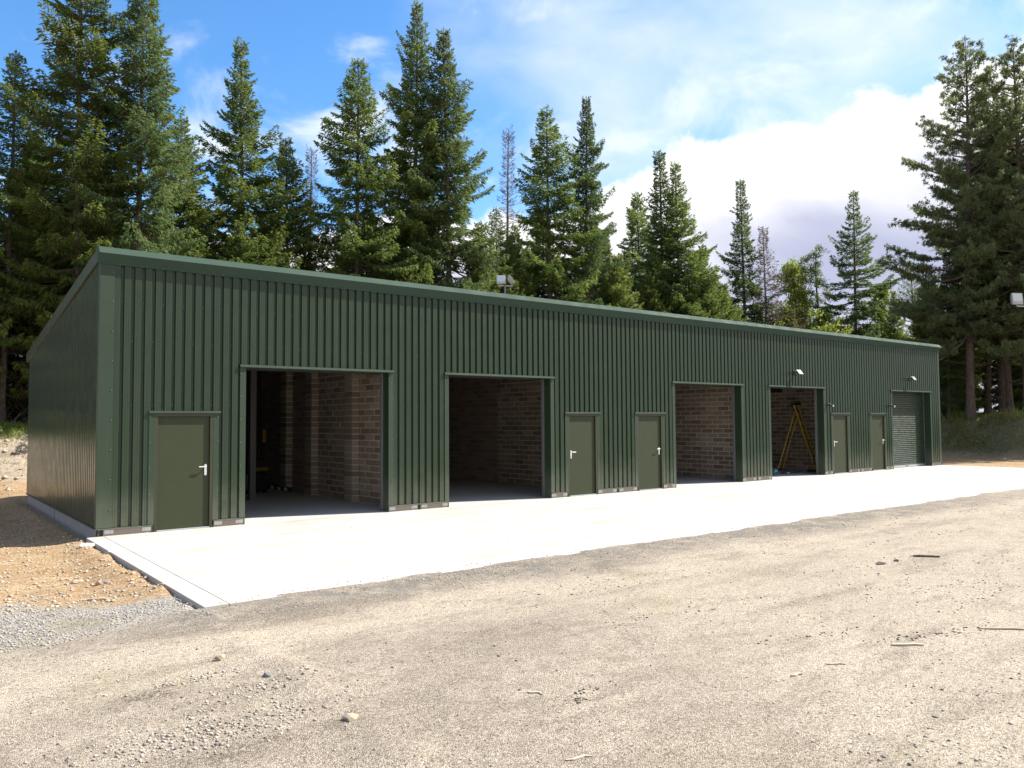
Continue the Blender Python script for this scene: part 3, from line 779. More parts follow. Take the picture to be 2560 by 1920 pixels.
pts = [(24.05+.16*math.cos(k*.55)*(1+.1*math.sin(k)), 1.20+.16*math.sin(k*.55), .02+.0016*k) for k in range(46)]
mb.tube(pts, [.011]*46, 6); tag(mb.obj('cable_coil', RUBBER), 'coiled black cable on the floor near the ladder foot', 'cable')
for k, (x0, tl_) in enumerate(((23.00, 'narrow'), (23.28, 'wide'))):
    t_ = MB(); t_.bar((x0, 3.1, 0), (x0+.35, 3.55, 1.75 if k else 1.45), .30 if k else .14, .02, (.7, .7, 0))
    tag(t_.obj('leaning_panel', DARKSTEEL), ('narrower' if k == 0 else 'wider')+' of two dark steel sheets leaning behind the ladder', 'panel')
# bay one: dark machine with yellow parts, hazard blocks
mc = tag(empty('floor_machine', (5.10, 6.6, 0), rad(10)), 'dark upright machine with yellow parts deep in the first bay', 'machine')
mb = MB(); mb.box(-.34, .34, -.25, .25, .10, .55); mb.box(-.28, .28, -.2, .2, .56, .95); mb.obj('body', BLACKP, mc, bevel=.03)
for sx in (-.22, .22):
    mb = MB(); mb.bar((sx, .1, .9), (sx, .16, 1.85), .05); mb.obj('mast', DARKSTEEL, mc)
for sx in (-.17, .17):
    mb = MB(); mb.box(sx-.05, sx+.05, -.30, -.255, 1.40, 1.76); mb.obj('guard', MUST, mc, bevel=.015)
mb = MB(); mb.box(-.30, .30, -.30, -.252, .62, .72); mb.obj('bumper', MUST, mc, bevel=.015)
mb = MB(); mb.bar((-.24, .16, 1.85), (.24, .16, 1.85), .05); mb.obj('top_rail', DARKSTEEL, mc)
for sx in (-.27, .27):
    for sy in (-.18, .18):
        mb = MB(); mb.tube([(sx-.03, sy, .09), (sx+.03, sy, .09)], [.09, .09], 12); mb.obj('wheel', RUBBER, mc)
hz = tag(empty('hazard_strip', (6.06, 6.3, 0)), 'low black rail with four white stripes at the first bay wall', 'rail')
mb = MB(); mb.box(-.05, .05, 0, 2.1, 0, .12); mb.obj('rail', BLACKP, hz)
for k in range(4):
    mb = MB(); mb.box(-.056, -.0505, .12+k*.5, .36+k*.5, .015, .105); mb.obj('stripe', WHITEP, hz)

# ------------------------------------------------------------------ trees
def nrm(a): return a/np.maximum(np.linalg.norm(a, axis=-1, keepdims=True), 1e-9)
def strips(p0, d, l, wd, rs, sag=.25, cross=True, widths=(.7, 1.0, .18)):
    """needle sprays: bent tapered strips (two crossed) -> V,Q,spray index"""
    n = len(p0)
    r = rs.normal(size=(n, 3)); s1 = nrm(np.cross(d, r)); s2 = np.cross(d, s1)
    us = (0., .5, 1.)
    P = [p0+d*(l*u)[:, None]+np.array([0, 0, -1.])*(sag*l*u*u)[:, None] for u in us]
    Vs = []; Qs = []; ix = []
    off = 0
    for s_ in ((s1, s2) if cross else (s1,)):
        blk = np.zeros((n, 6, 3))
        for k in range(3):
            hw_ = (wd*widths[k]*.5)[:, None]
            blk[:, 2*k] = P[k]-s_*hw_; blk[:, 2*k+1] = P[k]+s_*hw_
        b = off+np.arange(n)[:, None]*6
        Qs.append(np.concatenate([b+np.array([[0, 1, 3, 2]]), b+np.array([[2, 3, 5, 4]])], 0))
        Vs.append(blk.reshape(-1, 3)); ix.append(np.repeat(np.arange(n), 6)); off += n*6
    return np.concatenate(Vs), np.concatenate(Qs), np.concatenate(ix)
def kites(p0, d, l, wd, rs, sag=.2, mid=.45):
    """needle sprays as single kite-shaped faces"""
    n = len(p0); s1 = nrm(np.cross(d, rs.normal(size=(n, 3)))); dn = np.array([0, 0, -1.])
    m = p0+d*(l*mid)[:, None]+dn*(sag*l*mid*mid)[:, None]; tip = p0+d*l[:, None]+dn*(sag*l)[:, None]
    hw_ = (wd*.5)[:, None]
    V = np.stack([p0, m-s1*hw_, tip, m+s1*hw_], 1).reshape(-1, 3)
    return V, np.arange(n*4).reshape(n, 4), np.repeat(np.arange(n), 4)
def limb_mesh(paths, n=4):
    """paths: list of (pts(k,3), radii(k)) -> V,Q for tapered tubes"""
    Vs = []; Qs = []; off = 0
    for pts, rr in paths:
        pts = np.asarray(pts, float); k = len(pts)
        d = nrm(np.gradient(pts, axis=0)); ref = np.array([.31, .92, .24]); u = nrm(np.cross(d, ref)); v = np.cross(d, u)
        a = np.arange(n)*2*np.pi/n
        ring = pts[:, None, :]+(u[:, None, :]*np.cos(a)[None, :, None]+v[:, None, :]*np.sin(a)[None, :, None])*np.asarray(rr)[:, None, None]
        Vs.append(ring.reshape(-1, 3))
        i, j = np.meshgrid(np.arange(k-1), np.arange(n), indexing='ij'); j2 = (j+1) % n
        Qs.append((off+np.stack([i*n+j, i*n+j2, (i+1)*n+j2, (i+1)*n+j], -1)).reshape(-1, 4)); off += k*n
    return np.concatenate(Vs), np.concatenate(Qs)
def trunk_path(H, r0, rs, lean=.012, n=16, zmin=-.5):
    z = np.linspace(zmin, H, n); ph = rs.uniform(0, 6.28, 2)
    x = lean*H*.5*np.sin(z/H*3.0+ph[0])-lean*H*.5*np.sin(ph[0]); y = lean*H*.5*np.sin(z/H*2.3+ph[1])-lean*H*.5*np.sin(ph[1])
    r = r0*np.clip(1-z/H, 0, 1)**.75+.012
    r[0] *= 1.5; r[1] *= 1.08
    return np.stack([x, y, z], 1), r

def make_conifer(name, seed, H, rmax, base, nb, leaf, bark, dens=1.0, droop=.55, tw=.060, tl=.36, shape=.85, low=.75, rag=.35, bare=.2, tipcol=.5, cones=0, up=.5, dead=40, gapf=.0):
    rs = np.random.RandomState(seed)
    tp, tr = trunk_path(H, .0068*H+.025, rs)
    paths = [(tp, tr)]
    P0 = []; DD = []; LL = []; WW = []; TT = []; AA = []; CP = []
    zb = base*H
    sect = rs.uniform(.75, 1.2, 9)
    for i in range(nb):
        tt = (i+rs.rand())/nb; tt = tt**.9
        z = zb+(H*.985-zb)*tt
        z = z+.12*math.sin(z*6.28/.55)*(1-tt)
        az = i*2.39996+rs.uniform(-.7, .7)
        prof = min(1.0, (1-tt)*1.45)**shape*(low+(1-low)*min(1, tt/.22))
        L = rmax*max(prof, .02)*(1-rag+2*rag*rs.rand())*sect[int((az % 6.283)/6.284*9)]*(.9+.25*math.sin(z*1.7+az*2))
        if rs.rand() < .07: L *= 1.28
        L = max(L, .28)
        if gapf and rs.rand() < gapf and tt < .6: continue
        el = (-.32*droop*2+(up+.32*droop*2)*tt**.8)+rs.normal(0, .14)
        ks = np.linspace(0, 1, 6)
        cx = np.interp(z, tp[:, 2], tp[:, 0]); cy = np.interp(z, tp[:, 2], tp[:, 1])
        side = rs.uniform(-.12, .12)
        rr_ = L*ks; bend = side*L*ks**2
        zz = z+rr_*math.tan(el)-L*.16*droop*np.sin(ks*2.6)*(1-tt)+L*.14*ks**3
        pts = np.stack([cx+rr_*math.cos(az)-bend*math.sin(az), cy+rr_*math.sin(az)+bend*math.cos(az), zz], 1)
        paths.append((pts, np.linspace(.012+.011*L, .005, 6)))
        # sprays along the bough
        s0 = (bare+.10)*rs.uniform(.5, 1.4)*(1-tt)+.02
        n = max(30, int(L/.0076*dens))
        s = s0+(1-s0)*rs.rand(n)**.85
        s[:3] = (.93, .97, 1.0)
        pp = np.stack([np.interp(s, ks, pts[:, k]) for k in range(3)], 1)
        out = nrm(pts[-1:]-pts[:1]); lat = nrm(np.cross(out, [[0, 0, 1.]]))
        sg = rs.choice([-1, 1], n)[:, None]; a = rs.uniform(.25, 1.1, n)[:, None]
        # side twigs fan out from the bough and hang
        q = rs.rand(n)**.75*min(.80, .18+.36*L)*((1-s)**.6*.95+.10)
        q = q*(.55+.45*np.sin(s*L*9.0+sg[:, 0]*1.3)**2)
        pp = pp+lat*sg*q[:, None]+out*(q*.55)[:, None]
        pp[:, 2] += -droop*(.20*q+.35*q*q)*(1-.5*tt)+rs.normal(0, .03, n)-rs.rand(n)**2*.34*droop*(1-.8*tt)
        d = out*rs.uniform(.25, .9, n)[:, None]+lat*sg*a+np.array([[0, 0, -1.]])*(rs.uniform(.1, 2.0, n)*droop*(1-.55*tt))[:, None]+np.array([[0, 0, 1.]])*(.35*tt)
        d[:3] = out+rs.normal(0, .18, (3, 3))+np.array([0, 0, .15+.3*tt])
        d = nrm(d)
        l = tl*(.35+.75*rs.rand(n))*(1.15-.6*s)*min(1.0, .45+L*.35)
        l[:3] = tl*.55
        P0.append(pp); DD.append(d); LL.append(l); WW.append(tw*(.7+.6*rs.rand(n))); TT.append(np.clip(rs.rand(n)*.7+rs.rand()*.3, 0, 1)); AA.append(np.clip((s-.55)*1.6, 0, 1)*rs.rand(n)*tipcol)
        if cones and tt > .45 and rs.rand() < cones:
            m_ = rs.randint(3, 9); sc_ = rs.uniform(.45, 1, m_); CP.append(np.stack([np.interp(sc_, ks, pts[:, k]) for k in range(3)], 1)+rs.normal(0, .06, (m_, 3)))
    # leader shoot
    nl = 26; zl = H-rs.rand(nl)*.9
    P0.append(np.stack([np.full(nl, tp[-1, 0]), np.full(nl, tp[-1, 1]), zl], 1)); d = nrm(rs.normal(size=(nl, 3))*[1, 1, .2]+[0, 0, .9]); DD.append(d)
    LL.append(.12+.22*(H-zl)); WW.append(np.full(nl, tw)); TT.append(rs.rand(nl)); AA.append(rs.rand(nl)*.4)
    # dead twigs below the crown and inside it
    for i in range(dead):
        z = rs.uniform(1.2, max(zb*1.6, 3.5)); az = rs.uniform(0, 6.28); L = rs.uniform(.5, rmax*.75)
        cx = np.interp(z, tp[:, 2], tp[:, 0]); cy = np.interp(z, tp[:, 2], tp[:, 1]); ks = np.linspace(0, 1, 4)
        pts = np.stack([cx+L*ks*math.cos(az), cy+L*ks*math.sin(az), z-L*.25*ks+.1*L*ks**2+rs.normal(0, .04, 4)], 1)
        paths.append((pts, np.linspace(.016, .004, 4)))
        for q in range(3):
            j = rs.randint(1, 4); e = pts[j]+rs.normal(0, .28, 3); paths.append((np.stack([pts[j], (pts[j]+e)/2+rs.normal(0, .03, 3), e]), np.array([.006, .004, .003])))
    V, Q = limb_mesh(paths[:1], 10)
    V2, Q2 = limb_mesh(paths[1:], 4)
    wood = np_mesh(name+'_trunk', np.concatenate([V, V2]), np.concatenate([Q, Q2+len(V)]), bark, smooth=True)
    P0 = np.concatenate(P0); DD = np.concatenate(DD); LL = np.concatenate(LL); WW = np.concatenate(WW); TT = np.concatenate(TT); AA = np.concatenate(AA)
    V, Q, ix = kites(P0, DD, LL, WW, rs, .3*droop)
    crown = np_mesh(name+'_crown', V, Q, leaf, dict(tint=TT[ix], age=AA[ix]))
    cm = None
    if CP:
        CP = np.concatenate(CP); n = len(CP)
        d = nrm(np.array([[0, 0, -1.]])+rs.normal(0, .18, (n, 3)))
        V, Q, ix = strips(CP, d, rs.uniform(.11, .17, n), np.full(n, .045), rs, 0, True, (.6, 1, .4))
        cm = np_mesh(name+'_cones', V, Q, L_CONE, dict(tint=rs.rand(n)[ix], age=rs.rand(n)[ix]*.5))
    return dict(H=H, trunk=wood, crown=crown, cones=cm)

def make_pine(name, seed, H, rmax, base, nb, leaf, bark, flat=True):
    rs = np.random.RandomState(seed)
    tp, tr = trunk_path(H, .0125*H, rs, .02)
    paths = [(tp, tr)]; TP = []; TD = []
    zb = base*H
    for i in range(nb):
        tt = ((i+rs.rand())/nb)**.95; z = zb+(H*.98-zb)*tt; az = i*2.39996+rs.uniform(-.5, .5)
        L = rmax*(min(1, (1-tt)*1.35)**.75*.92+.12)*(.55+.75*rs.rand()); el = -.15+.75*tt+rs.uniform(-.15, .2)
        ks = np.linspace(0, 1, 7); cx = np.interp(z, tp[:, 2], tp[:, 0]); cy = np.interp(z, tp[:, 2], tp[:, 1])
        wob = np.cumsum(rs.normal(0, .05*L, 7)); wob -= wob[0]
        pts = np.stack([cx+L*ks*math.cos(az)-wob*math.sin(az), cy+L*ks*math.sin(az)+wob*math.cos(az), z+L*ks*math.tan(el)-.22*L*np.sin(ks*2.4)*(1-tt)+.15*L*ks**2+np.cumsum(rs.normal(0, .015*L, 7))], 1)
        paths.append((pts, np.linspace(.018+.017*L, .008, 7)))
        ns = max(4, int(L*5.2))
        for q in range(ns):
            u = .3+.7*rs.rand(); b0 = np.array([np.interp(u, ks, pts[:, k]) for k in range(3)])
            l2 = L*rs.uniform(.12, .36)*(1.25-.7*u); a2 = az+rs.choice([-1, 1])*rs.uniform(.3, 1.15)
            e = b0+np.array([l2*math.cos(a2), l2*math.sin(a2), l2*rs.uniform(-.05, .45)])
            mid = (b0+e)/2+rs.normal(0, .04, 3); paths.append((np.stack([b0, mid, e]), np.array([.014, .009, .005])))
            nt = max(5, int(l2/.062))
            for r in range(nt):
                v = rs.uniform(.25, 1.05); p = b0*(1-v)+e*v+rs.normal(0, .10, 3)*np.array([1, 1, .55]); TP.append(p)
                TD.append(nrm((e-b0)*.6+np.array([0, 0, .30])+rs.normal(0, .12, 3)))
    TP = np.array(TP); TD = np.array(TD); n = len(TP); kk = 9
    P0 = np.repeat(TP, kk, 0); d = nrm(np.repeat(TD, kk, 0)*.7+rs.normal(0, .62, (n*kk, 3)))
    l = rs.uniform(.12, .25, n*kk); wd = np.full(n*kk, .040)
    V, Q, ix = kites(P0, d, l, wd, rs, .05)
    tint = np.clip(np.repeat(rs.rand(n), kk)*.6+rs.rand(n*kk)*.4, 0, 1); age = np.repeat(rs.rand(n)**3, kk)*.6
    crown = np_mesh(name+'_crown', V, Q, leaf, dict(tint=tint[ix], age=age[ix]))
    # dead stubs on the lower bole
    for i in range(26):
        z = rs.uniform(1.5, zb*1.25); az = rs.uniform(0, 6.28); L = rs.uniform(.4, 2.2); ks = np.linspace(0, 1, 5)
        cx = np.interp(z, tp[:, 2], tp[:, 0]); cy = np.interp(z, tp[:, 2], tp[:, 1])
        pts = np.stack([cx+L*ks*math.cos(az), cy+L*ks*math.sin(az), z-.2*L*ks+.3*L*ks**2], 1)+rs.normal(0, .04, (5, 3)); pts[0] = (cx, cy, z)
        paths.append((pts, np.linspace(.035, .008, 5)))
    V, Q = limb_mesh(paths[:1], 12); V2, Q2 = limb_mesh(paths[1:], 4)
    wood = np_mesh(name+'_trunk', np.concatenate([V, V2]), np.concatenate([Q, Q2+len(V)]), bark, smooth=True)
    return dict(H=H, trunk=wood, crown=crown, cones=None)

def make_leafy(name, seed, H, rx, leaf, bark, nleaf=9000, stems=1, ragged=.35, base=.22):
    """airy broad crown: forked stems, limbs, twigs with small leaves"""
    rs = np.random.RandomState(seed); paths = []; TP = []; TD = []
    for s_ in range(stems):
        a0 = rs.uniform(0, 6.28); sp = .11*H*(s_ > 0 or stems > 1)*rs.uniform(.6, 1.1)
        Hs = H*(1 if s_ == 0 else rs.uniform(.86, .97))
        zz = np.linspace(-.4, Hs, 14); u = np.clip(zz/Hs, 0, 1)
        tp = np.stack([sp*u**.7*math.cos(a0+s_*3.0)+.04*H*np.sin(u*5+a0)*u, sp*u**.7*math.sin(a0+s_*3.0)+.04*H*np.cos(u*4+a0)*u-.04*H*u, zz], 1)
        paths.append((tp, (.011*H+.02)*(1-u)**.8+.012))
        nb = int(54/stems)+14
        for i in range(nb):
            tt = ((i+rs.rand())/nb); z = Hs*(base+(1-base)*.985*tt); az = i*2.4+rs.uniform(-.4, .4)
            L = rx*(math.sin(min(1, tt*1.25+.18)*math.pi)**.7*.8+.18)*(1-ragged+2*ragged*rs.rand()); ks = np.linspace(0, 1, 5)
            c0 = np.array([np.interp(z, tp[:, 2], tp[:, k]) for k in range(3)])
            pts = c0+np.stack([L*ks*math.cos(az), L*ks*math.sin(az), L*(.45*ks-.25*ks**2)], 1)+np.cumsum(rs.normal(0, .03*L, (5, 3)), 0)*ks[:, None]
            paths.append((pts, np.linspace(.010+.009*L, .004, 5)))
            for q in range(max(3, int(L*5))):
                u_ = rs.uniform(.2, 1); b0 = np.array([np.interp(u_, ks, pts[:, k]) for k in range(3)]); e = b0+rs.normal(0, .22+.10*L, 3)*[1, 1, .8]; paths.append((np.stack([b0, (b0+e)/2, e]), np.array([.007, .005, .003])))
                for r in range(4): TP.append(b0+(e-b0)*rs.uniform(.2, 1.1)); TD.append(e-b0)
    TP = np.array(TP); TD = nrm(np.array(TD)); k = max(1, int(nleaf/len(TP)))
    P0 = np.repeat(TP, k, 0)+rs.normal(0, .11, (len(TP)*k, 3)); d = nrm(np.repeat(TD, k, 0)*.5+rs.normal(0, .7, (len(P0), 3)))
    V, Q, ix = kites(P0, d, rs.uniform(.10, .19, len(P0)), np.full(len(P0), .070), rs, .1)
    tint = np.repeat(rs.rand(len(TP)), k); age = rs.rand(len(P0))*.5
    crown = np_mesh(name+'_crown', V, Q, leaf, dict(tint=tint[ix], age=age[ix]))
    V, Q = limb_mesh(paths, 6); wood = np_mesh(name+'_trunk', V, Q, bark, smooth=True)
    return dict(H=H, trunk=wood, crown=crown, cones=None)

PR = dict(
    big=make_conifer('spruce_a', 11, 23, 3.0, .10, 380, L_SPRUCE, BARK, .95, .62, cones=.34, rag=.34, gapf=.05),
    bigb=make_conifer('spruce_b', 12, 22, 2.7, .12, 360, L_BLUE, BARK, .95, .68, cones=.40, shape=.75, rag=.36, gapf=.06),
    cone=make_conifer('spruce_c', 13, 19, 2.6, .14, 310, L_SPRUCE, BARK, .95, .5, shape=1.0, rag=.32, up=.55, gapf=.05),
    dense=make_conifer('spruce_d', 14, 15, 2.7, .06, 320, L_SPRUCE, BARK, .95, .55, shape=.8, rag=.28, tipcol=.9),
    sparse=make_conifer('spruce_e', 15, 18, 2.3, .30, 200, L_SPRUCE, BARK, .75, .6, shape=.7, rag=.42, cones=.25, dead=90, gapf=.1),
    narrow=make_conifer('spruce_f', 16, 18, 1.9, .10, 300, L_BLUE, BARK, .9, .58, shape=.9, rag=.38, dead=60, gapf=.08),
    tier=make_conifer('spruce_g', 17, 17, 3.1, .16, 190, L_BLUE, BARK, 1.0, .42, shape=1.1, rag=.28, up=.45, bare=.3, gapf=.05),
    young=make_conifer('spruce_h', 18, 10, 2.4, .04, 270, L_SPRUCE, BARK, .95, .45, shape=.85, tipcol=1.0, rag=.3, dead=20),
    mixed=make_conifer('spruce_j', 25, 20, 2.5, .16, 290, L_SPRUCE, BARK, .95, .72, shape=.65, rag=.45, cones=.2, dead=110, gapf=.14),
    brown=make_conifer('spruce_i', 19, 14, 1.9, .08, 230, L_BROWN, BARKD, .5, .5, shape=.9, rag=.4, tw=.038, dead=60, gapf=.1),
    larch=make_conifer('larch_a', 20, 13, 2.2, .18, 140, L_LARCH, BARK, .75, .2, tw=.045, tl=.24, shape=.7, rag=.5, bare=.1, up=.75, gapf=.1),
    dead=make_conifer('larch_d', 21, 16, 1.4, .06, 240, L_BROWN, BARKD, .16, .35, tw=.022, tl=.40, shape=.9, rag=.4, dead=160),
    lime=make_leafy('leafy_a', 22, 9, 2.9, L_LIME, BARK, 34000, ragged=.3, base=.12),
    larch2=make_leafy('larch_b', 23, 13, 2.0, L_LARCH, BARK, 24000, stems=2, ragged=.55, base=.30),
    pine=make_pine('pine_a', 31, 23, 4.3, .22, 150, L_PINE, BARKR),
    pine2=make_pine('pine_b', 32, 22, 4.2, .32, 105, L_PINE, BARKR),
)
def plant(kind, x, y, top, rz, label, cat='tree', group=None, name=None, wide=1.0, base=None):
    pr = PR[kind]; zb = float(height(x, y)) if base is None else base
    s = (top-zb)/pr['H']
    nm = name or ('pine_tree' if kind.startswith('pine') else 'larch_tree' if 'larch' in kind else 'dead_tree' if kind == 'dead' else 'leafy_tree' if kind == 'lime' else 'spruce_tree')
    t_ = tag(empty(nm, (x, y, zb), rz), label, cat, group)
    t_.scale = (s*wide, s*wide, s)
    link('trunk', pr['trunk'], None, t_); link('crown', pr['crown'], None, t_)
    if pr['cones'] is not None: link('cones', pr['cones'], None, t_)['kind'] = 'stuff'
    return t_
G1, G2, G3 = 'spruces behind the garage', 'pines on the right bank', 'smaller trees filling the wood'
plant('sparse', .25, 18.6, 15.7, .3, 'slender spruce with bare trunk at the far left edge', group=G1)
plant('big', 2.50, 17.6, 21.6, 1.1, 'tall cone-laden spruce cut by the top edge, left of its twin', group=G1)
plant('bigb', 4.30, 16.6, 19.6, 2.3, 'tall spruce cut by the top edge, nearest the garage corner', group=G1, wide=.95)
plant('dense', 7.10, 21.2, 15.6, .5, 'mid-height spruce just right of the two tallest left trees', group=G1)
plant('cone', 10.0, 21.6, 20.1, 4.0, 'evenly conical spruce alone against the blue sky at left', group=G1)
plant('dense', 12.6, 22.9, 16.3, 2.2, 'dense rounded spruce right of the conical one', group=G1)
plant('dead', 15.5, 27.0, 17.6, 1.0, 'thin bare grey dead tree between two spruces at left')
plant('mixed', 15.1, 20.5, 20.3, 5.4, 'open spruce with sky showing through, left of the tallest pair', group=G1, wide=1.1)
plant('big', 18.7, 20.8, 24.7, 3.3, 'tallest spruce with pointed tip reaching the top edge', group=G1, wide=.9)
plant('bigb', 20.0, 19.3, 22.9, .2, 'brown-coned spruce leaning close to the tallest one', group=G1, wide=1.05)
plant('dead', 27.8, 24.3, 20.7, 2.6, 'bare grey dead tree right of the tallest pair')
plant('mixed', 26.6, 18.8, 20.1, 1.9, 'dark spruce left of a close pair above the roof centre', group=G1, wide=1.15)
plant('bigb', 28.9, 18.4, 21.2, 3.9, 'dark spruce right of a close pair above the roof centre', group=G1, wide=.85)
plant('dense', 38.3, 22.8, 18.0, 1.2, 'low dark spruce left of the twin-topped pair', group=G1)
plant('narrow', 36.2, 19.1, 19.5, .7, 'left spruce of the twin-topped pair right of centre', group=G1, wide=1.2)
plant('cone', 36.5, 17.6, 18.5, 2.9, 'right spruce of the twin-topped pair right of centre', group=G1, wide=1.1)
plant('narrow', 43.6, 17.9, 18.8, 5.0, 'narrow dark spruce standing before the white cloud', group=G1)
plant('brown', 44.6, 16.9, 15.3, .4, 'brown dying conifer beside the narrow dark spruce')
plant('lime', 47.2, 17.0, 13.2, 1.4, 'bright green leafy tree right of the brown dying conifer')
plant('larch2', 50.6, 17.9, 14.8, 2.0, 'airy pale larch with two leaning stems before the cloud')
plant('tier', 51.7, 14.4, 18.6, 3.0, 'tiered broad spruce with visible trunk before grey cloud', group=G1)
plant('larch', 57.0, 12.7, 13.7, 1.0, 'pale green larch top just left of the pines')
plant('cone', 51.2, 11.4, 10.8, .9, 'short dark spruce between tiered spruce and pines', group=G1)
plant('pine', 43.55, 3.55, 22.9, 2.0, 'tall pine with full conical crown at right', group=G2, wide=.82)
plant('pine2', 46.9, 3.2, 21.2, 1.0, 'pine behind the full-crowned one with bluish clumps', group=G2, wide=.85)
plant('pine', 44.25, 1.0, 22.3, 4.2, 'red-trunked pine touching the right edge', group=G2, wide=.9)
plant('pine2', 45.6, 2.35, 19.0, 3.1, 'grey leaning pine trunk between the two big pines', group=G2, wide=.8)
plant('pine', 46.3, -.6, 20.5, 5.9, 'pine half hidden at the right edge behind the red trunk', group=G2, wide=.8)
plant('pine2', 48.6, 1.4, 19.0, 2.2, 'pine behind the red-trunked one in the second row', group=G2)
plant('pine2', 49.5, 5.0, 18.0, 5.2, 'pine in the second row behind the big ones', group=G2)
plant('narrow', 44.3, 5.0, 11.5, 1.5, 'thin shaded spruce just past the garage far corner', group=G3)
plant('sparse', 45.5, 4.5, 13.0, 3.5, 'thin dark trunk with few boughs left of the big pines', group=G3)
fill = [
 ('young', -.6, 20.5, 9.5, 'bushy young spruce low at the left edge behind the slender trunk'),
 ('dense', 1.3, 22.0, 13.0, 'shaded spruce between slender trunk and tall left pair'),
 ('young', 5.2, 18.2, 9.6, 'yellow-green young spruce above the near roof corner'),
 ('dense', 3.2, 20.5, 14.0, 'full spruce behind the two tallest left trees'),
 ('young', 6.6, 17.6, 8.8, 'low bright spruce right above the roof near the corner'),
 ('dense', 8.6, 24.0, 12.5, 'dark spruce in the gap left of the conical one'),
 ('sparse', 10.9, 24.5, 13.5, 'thin spruce directly behind the conical one'),
 ('young', 13.8, 20.0, 9.2, 'low spruce under the dense rounded one'),
 ('sparse', 15.9, 23.6, 13.2, 'bare-stemmed spruce left of the tallest pair'),
 ('young', 17.2, 18.6, 10.0, 'yellow-green spruce at the foot of the tallest one'),
 ('dense', 19.6, 22.4, 15.0, 'full lower spruce behind the tallest pair'),
 ('dense', 21.6, 18.8, 12.6, 'bright spruce under the brown-coned tree'),
 ('young', 23.0, 18.2, 10.2, 'spruce behind the roof floodlight pole'),
 ('sparse', 24.9, 21.5, 14.5, 'grey shaded spruce right of the roof floodlights'),
 ('dense', 26.9, 22.6, 14.0, 'shaded spruce behind the dark central pair'),
 ('young', 30.5, 17.4, 11.6, 'yellow-green spruce hugging the dark central pair'),
 ('dense', 32.2, 21.0, 14.6, 'spruce filling the gap right of the dark central pair'),
 ('young', 35.6, 16.4, 10.6, 'bright low spruce under the twin-topped pair'),
 ('dense', 37.9, 17.0, 13.2, 'yellow-green spruce right of the twin-topped pair'),
 ('young', 39.6, 16.8, 10.8, 'low green spruce left of the narrow dark one'),
 ('larch', 40.6, 18.2, 11.8, 'pale larch between twin pair and narrow dark spruce'),
 ('young', 49.2, 15.6, 9.8, 'low dark spruce under the airy larch'),
 ('lime', 54.2, 13.9, 11.6, 'light green tree under the tiered spruce'),
 ('lime', 56.0, 11.4, 11.2, 'light green tree right of the tiered spruce'),
 ('dense', 58.0, 10.2, 12.0, 'dark spruce behind the short one left of the pines'),
 ('lime', 55.5, 8.8, 11.0, 'light green tree glimpsed beside the garage far corner'),
 ('dense', 53.5, 5.5, 12.5, 'shaded spruce deep behind the pine trunks at right'),
 ('dense', 56.5, 3.2, 13.5, 'shaded spruce behind the red-trunked pine'),
 ('sparse', 50.5, 2.6, 14.0, 'thin trunk deep among the pines at right'),
 ('young', 49.5, 7.2, 8.5, 'young spruce just past the garage far corner'),
 ('dense', 60.5, 6.5, 13.0, 'far dark spruce closing the gap left of the pines'),
 ('dense', 5.0, 27.0, 14.0, 'far spruce in the dark wood at left'),
 ('dense', 47.5, 7.4, 11.5, 'full green spruce peeping past the garage far corner'),
 ('young', 46.2, 5.9, 8.2, 'bushy low spruce before the full green one at the far corner'),
 ('dense', 51.5, 3.6, 12.0, 'dark spruce filling the space between the pine trunks'),
 ('dense', 9.0, 19.4, 10.8, 'yellow-green spruce low before the conical one'),
 ('dense', 16.4, 21.8, 13.6, 'full spruce filling the gap left of the tallest one'),
 ('dense', 24.2, 19.4, 12.4, 'bushy spruce just right of the roof floodlight pole'),
 ('dense', 28.4, 21.6, 15.0, 'bushy spruce between the dark central pair'),
 ('young', 33.6, 17.6, 10.8, 'bright low spruce between central pair and twin pair'),
 ('dense', 34.6, 22.5, 14.4, 'far spruce between central pair and twin pair'),
 ('young', 45.4, 15.6, 9.4, 'low green spruce under the narrow dark one'),
 ('dense', 2.0, 25.0, 15.0, 'far spruce seen between the two tall left trees'),
 ('dense', -1.2, 26.5, 13.0, 'far spruce at the left edge in the dark wood'),
]
for i, (k, x, y, top, lab) in enumerate(fill): plant(k, x, y, top, i*1.7, lab, group=G3)
# wood outside the frame: seen mirrored in the gable
for i, (k, x, y, top, lab) in enumerate([
 ('big', -4.0, 20.0, 20.0, 'first spruce of the wood mirrored in the glossy gable'), ('dense', -7.5, 24.0, 16.0, 'dense spruce of the wood mirrored in the glossy gable'),
 ('bigb', -10.5, 30.0, 20.0, 'tall back spruce of the wood mirrored in the glossy gable'), ('cone', -3.0, 29.0, 18.0, 'conical spruce of the wood mirrored in the glossy gable'),
 ('dense', -1.9, 17.6, 13.0, 'bushy near spruce of the wood mirrored in the glossy gable'), ('young', -3.6, 17.2, 9.0, 'low young spruce of the wood mirrored in the glossy gable'), ('dense', -6.0, 19.0, 14.0, 'second bushy spruce of the wood mirrored in the glossy gable')]):
    plant(k, x, y, top, i*2.1+.4, lab, group='trees beside the view')

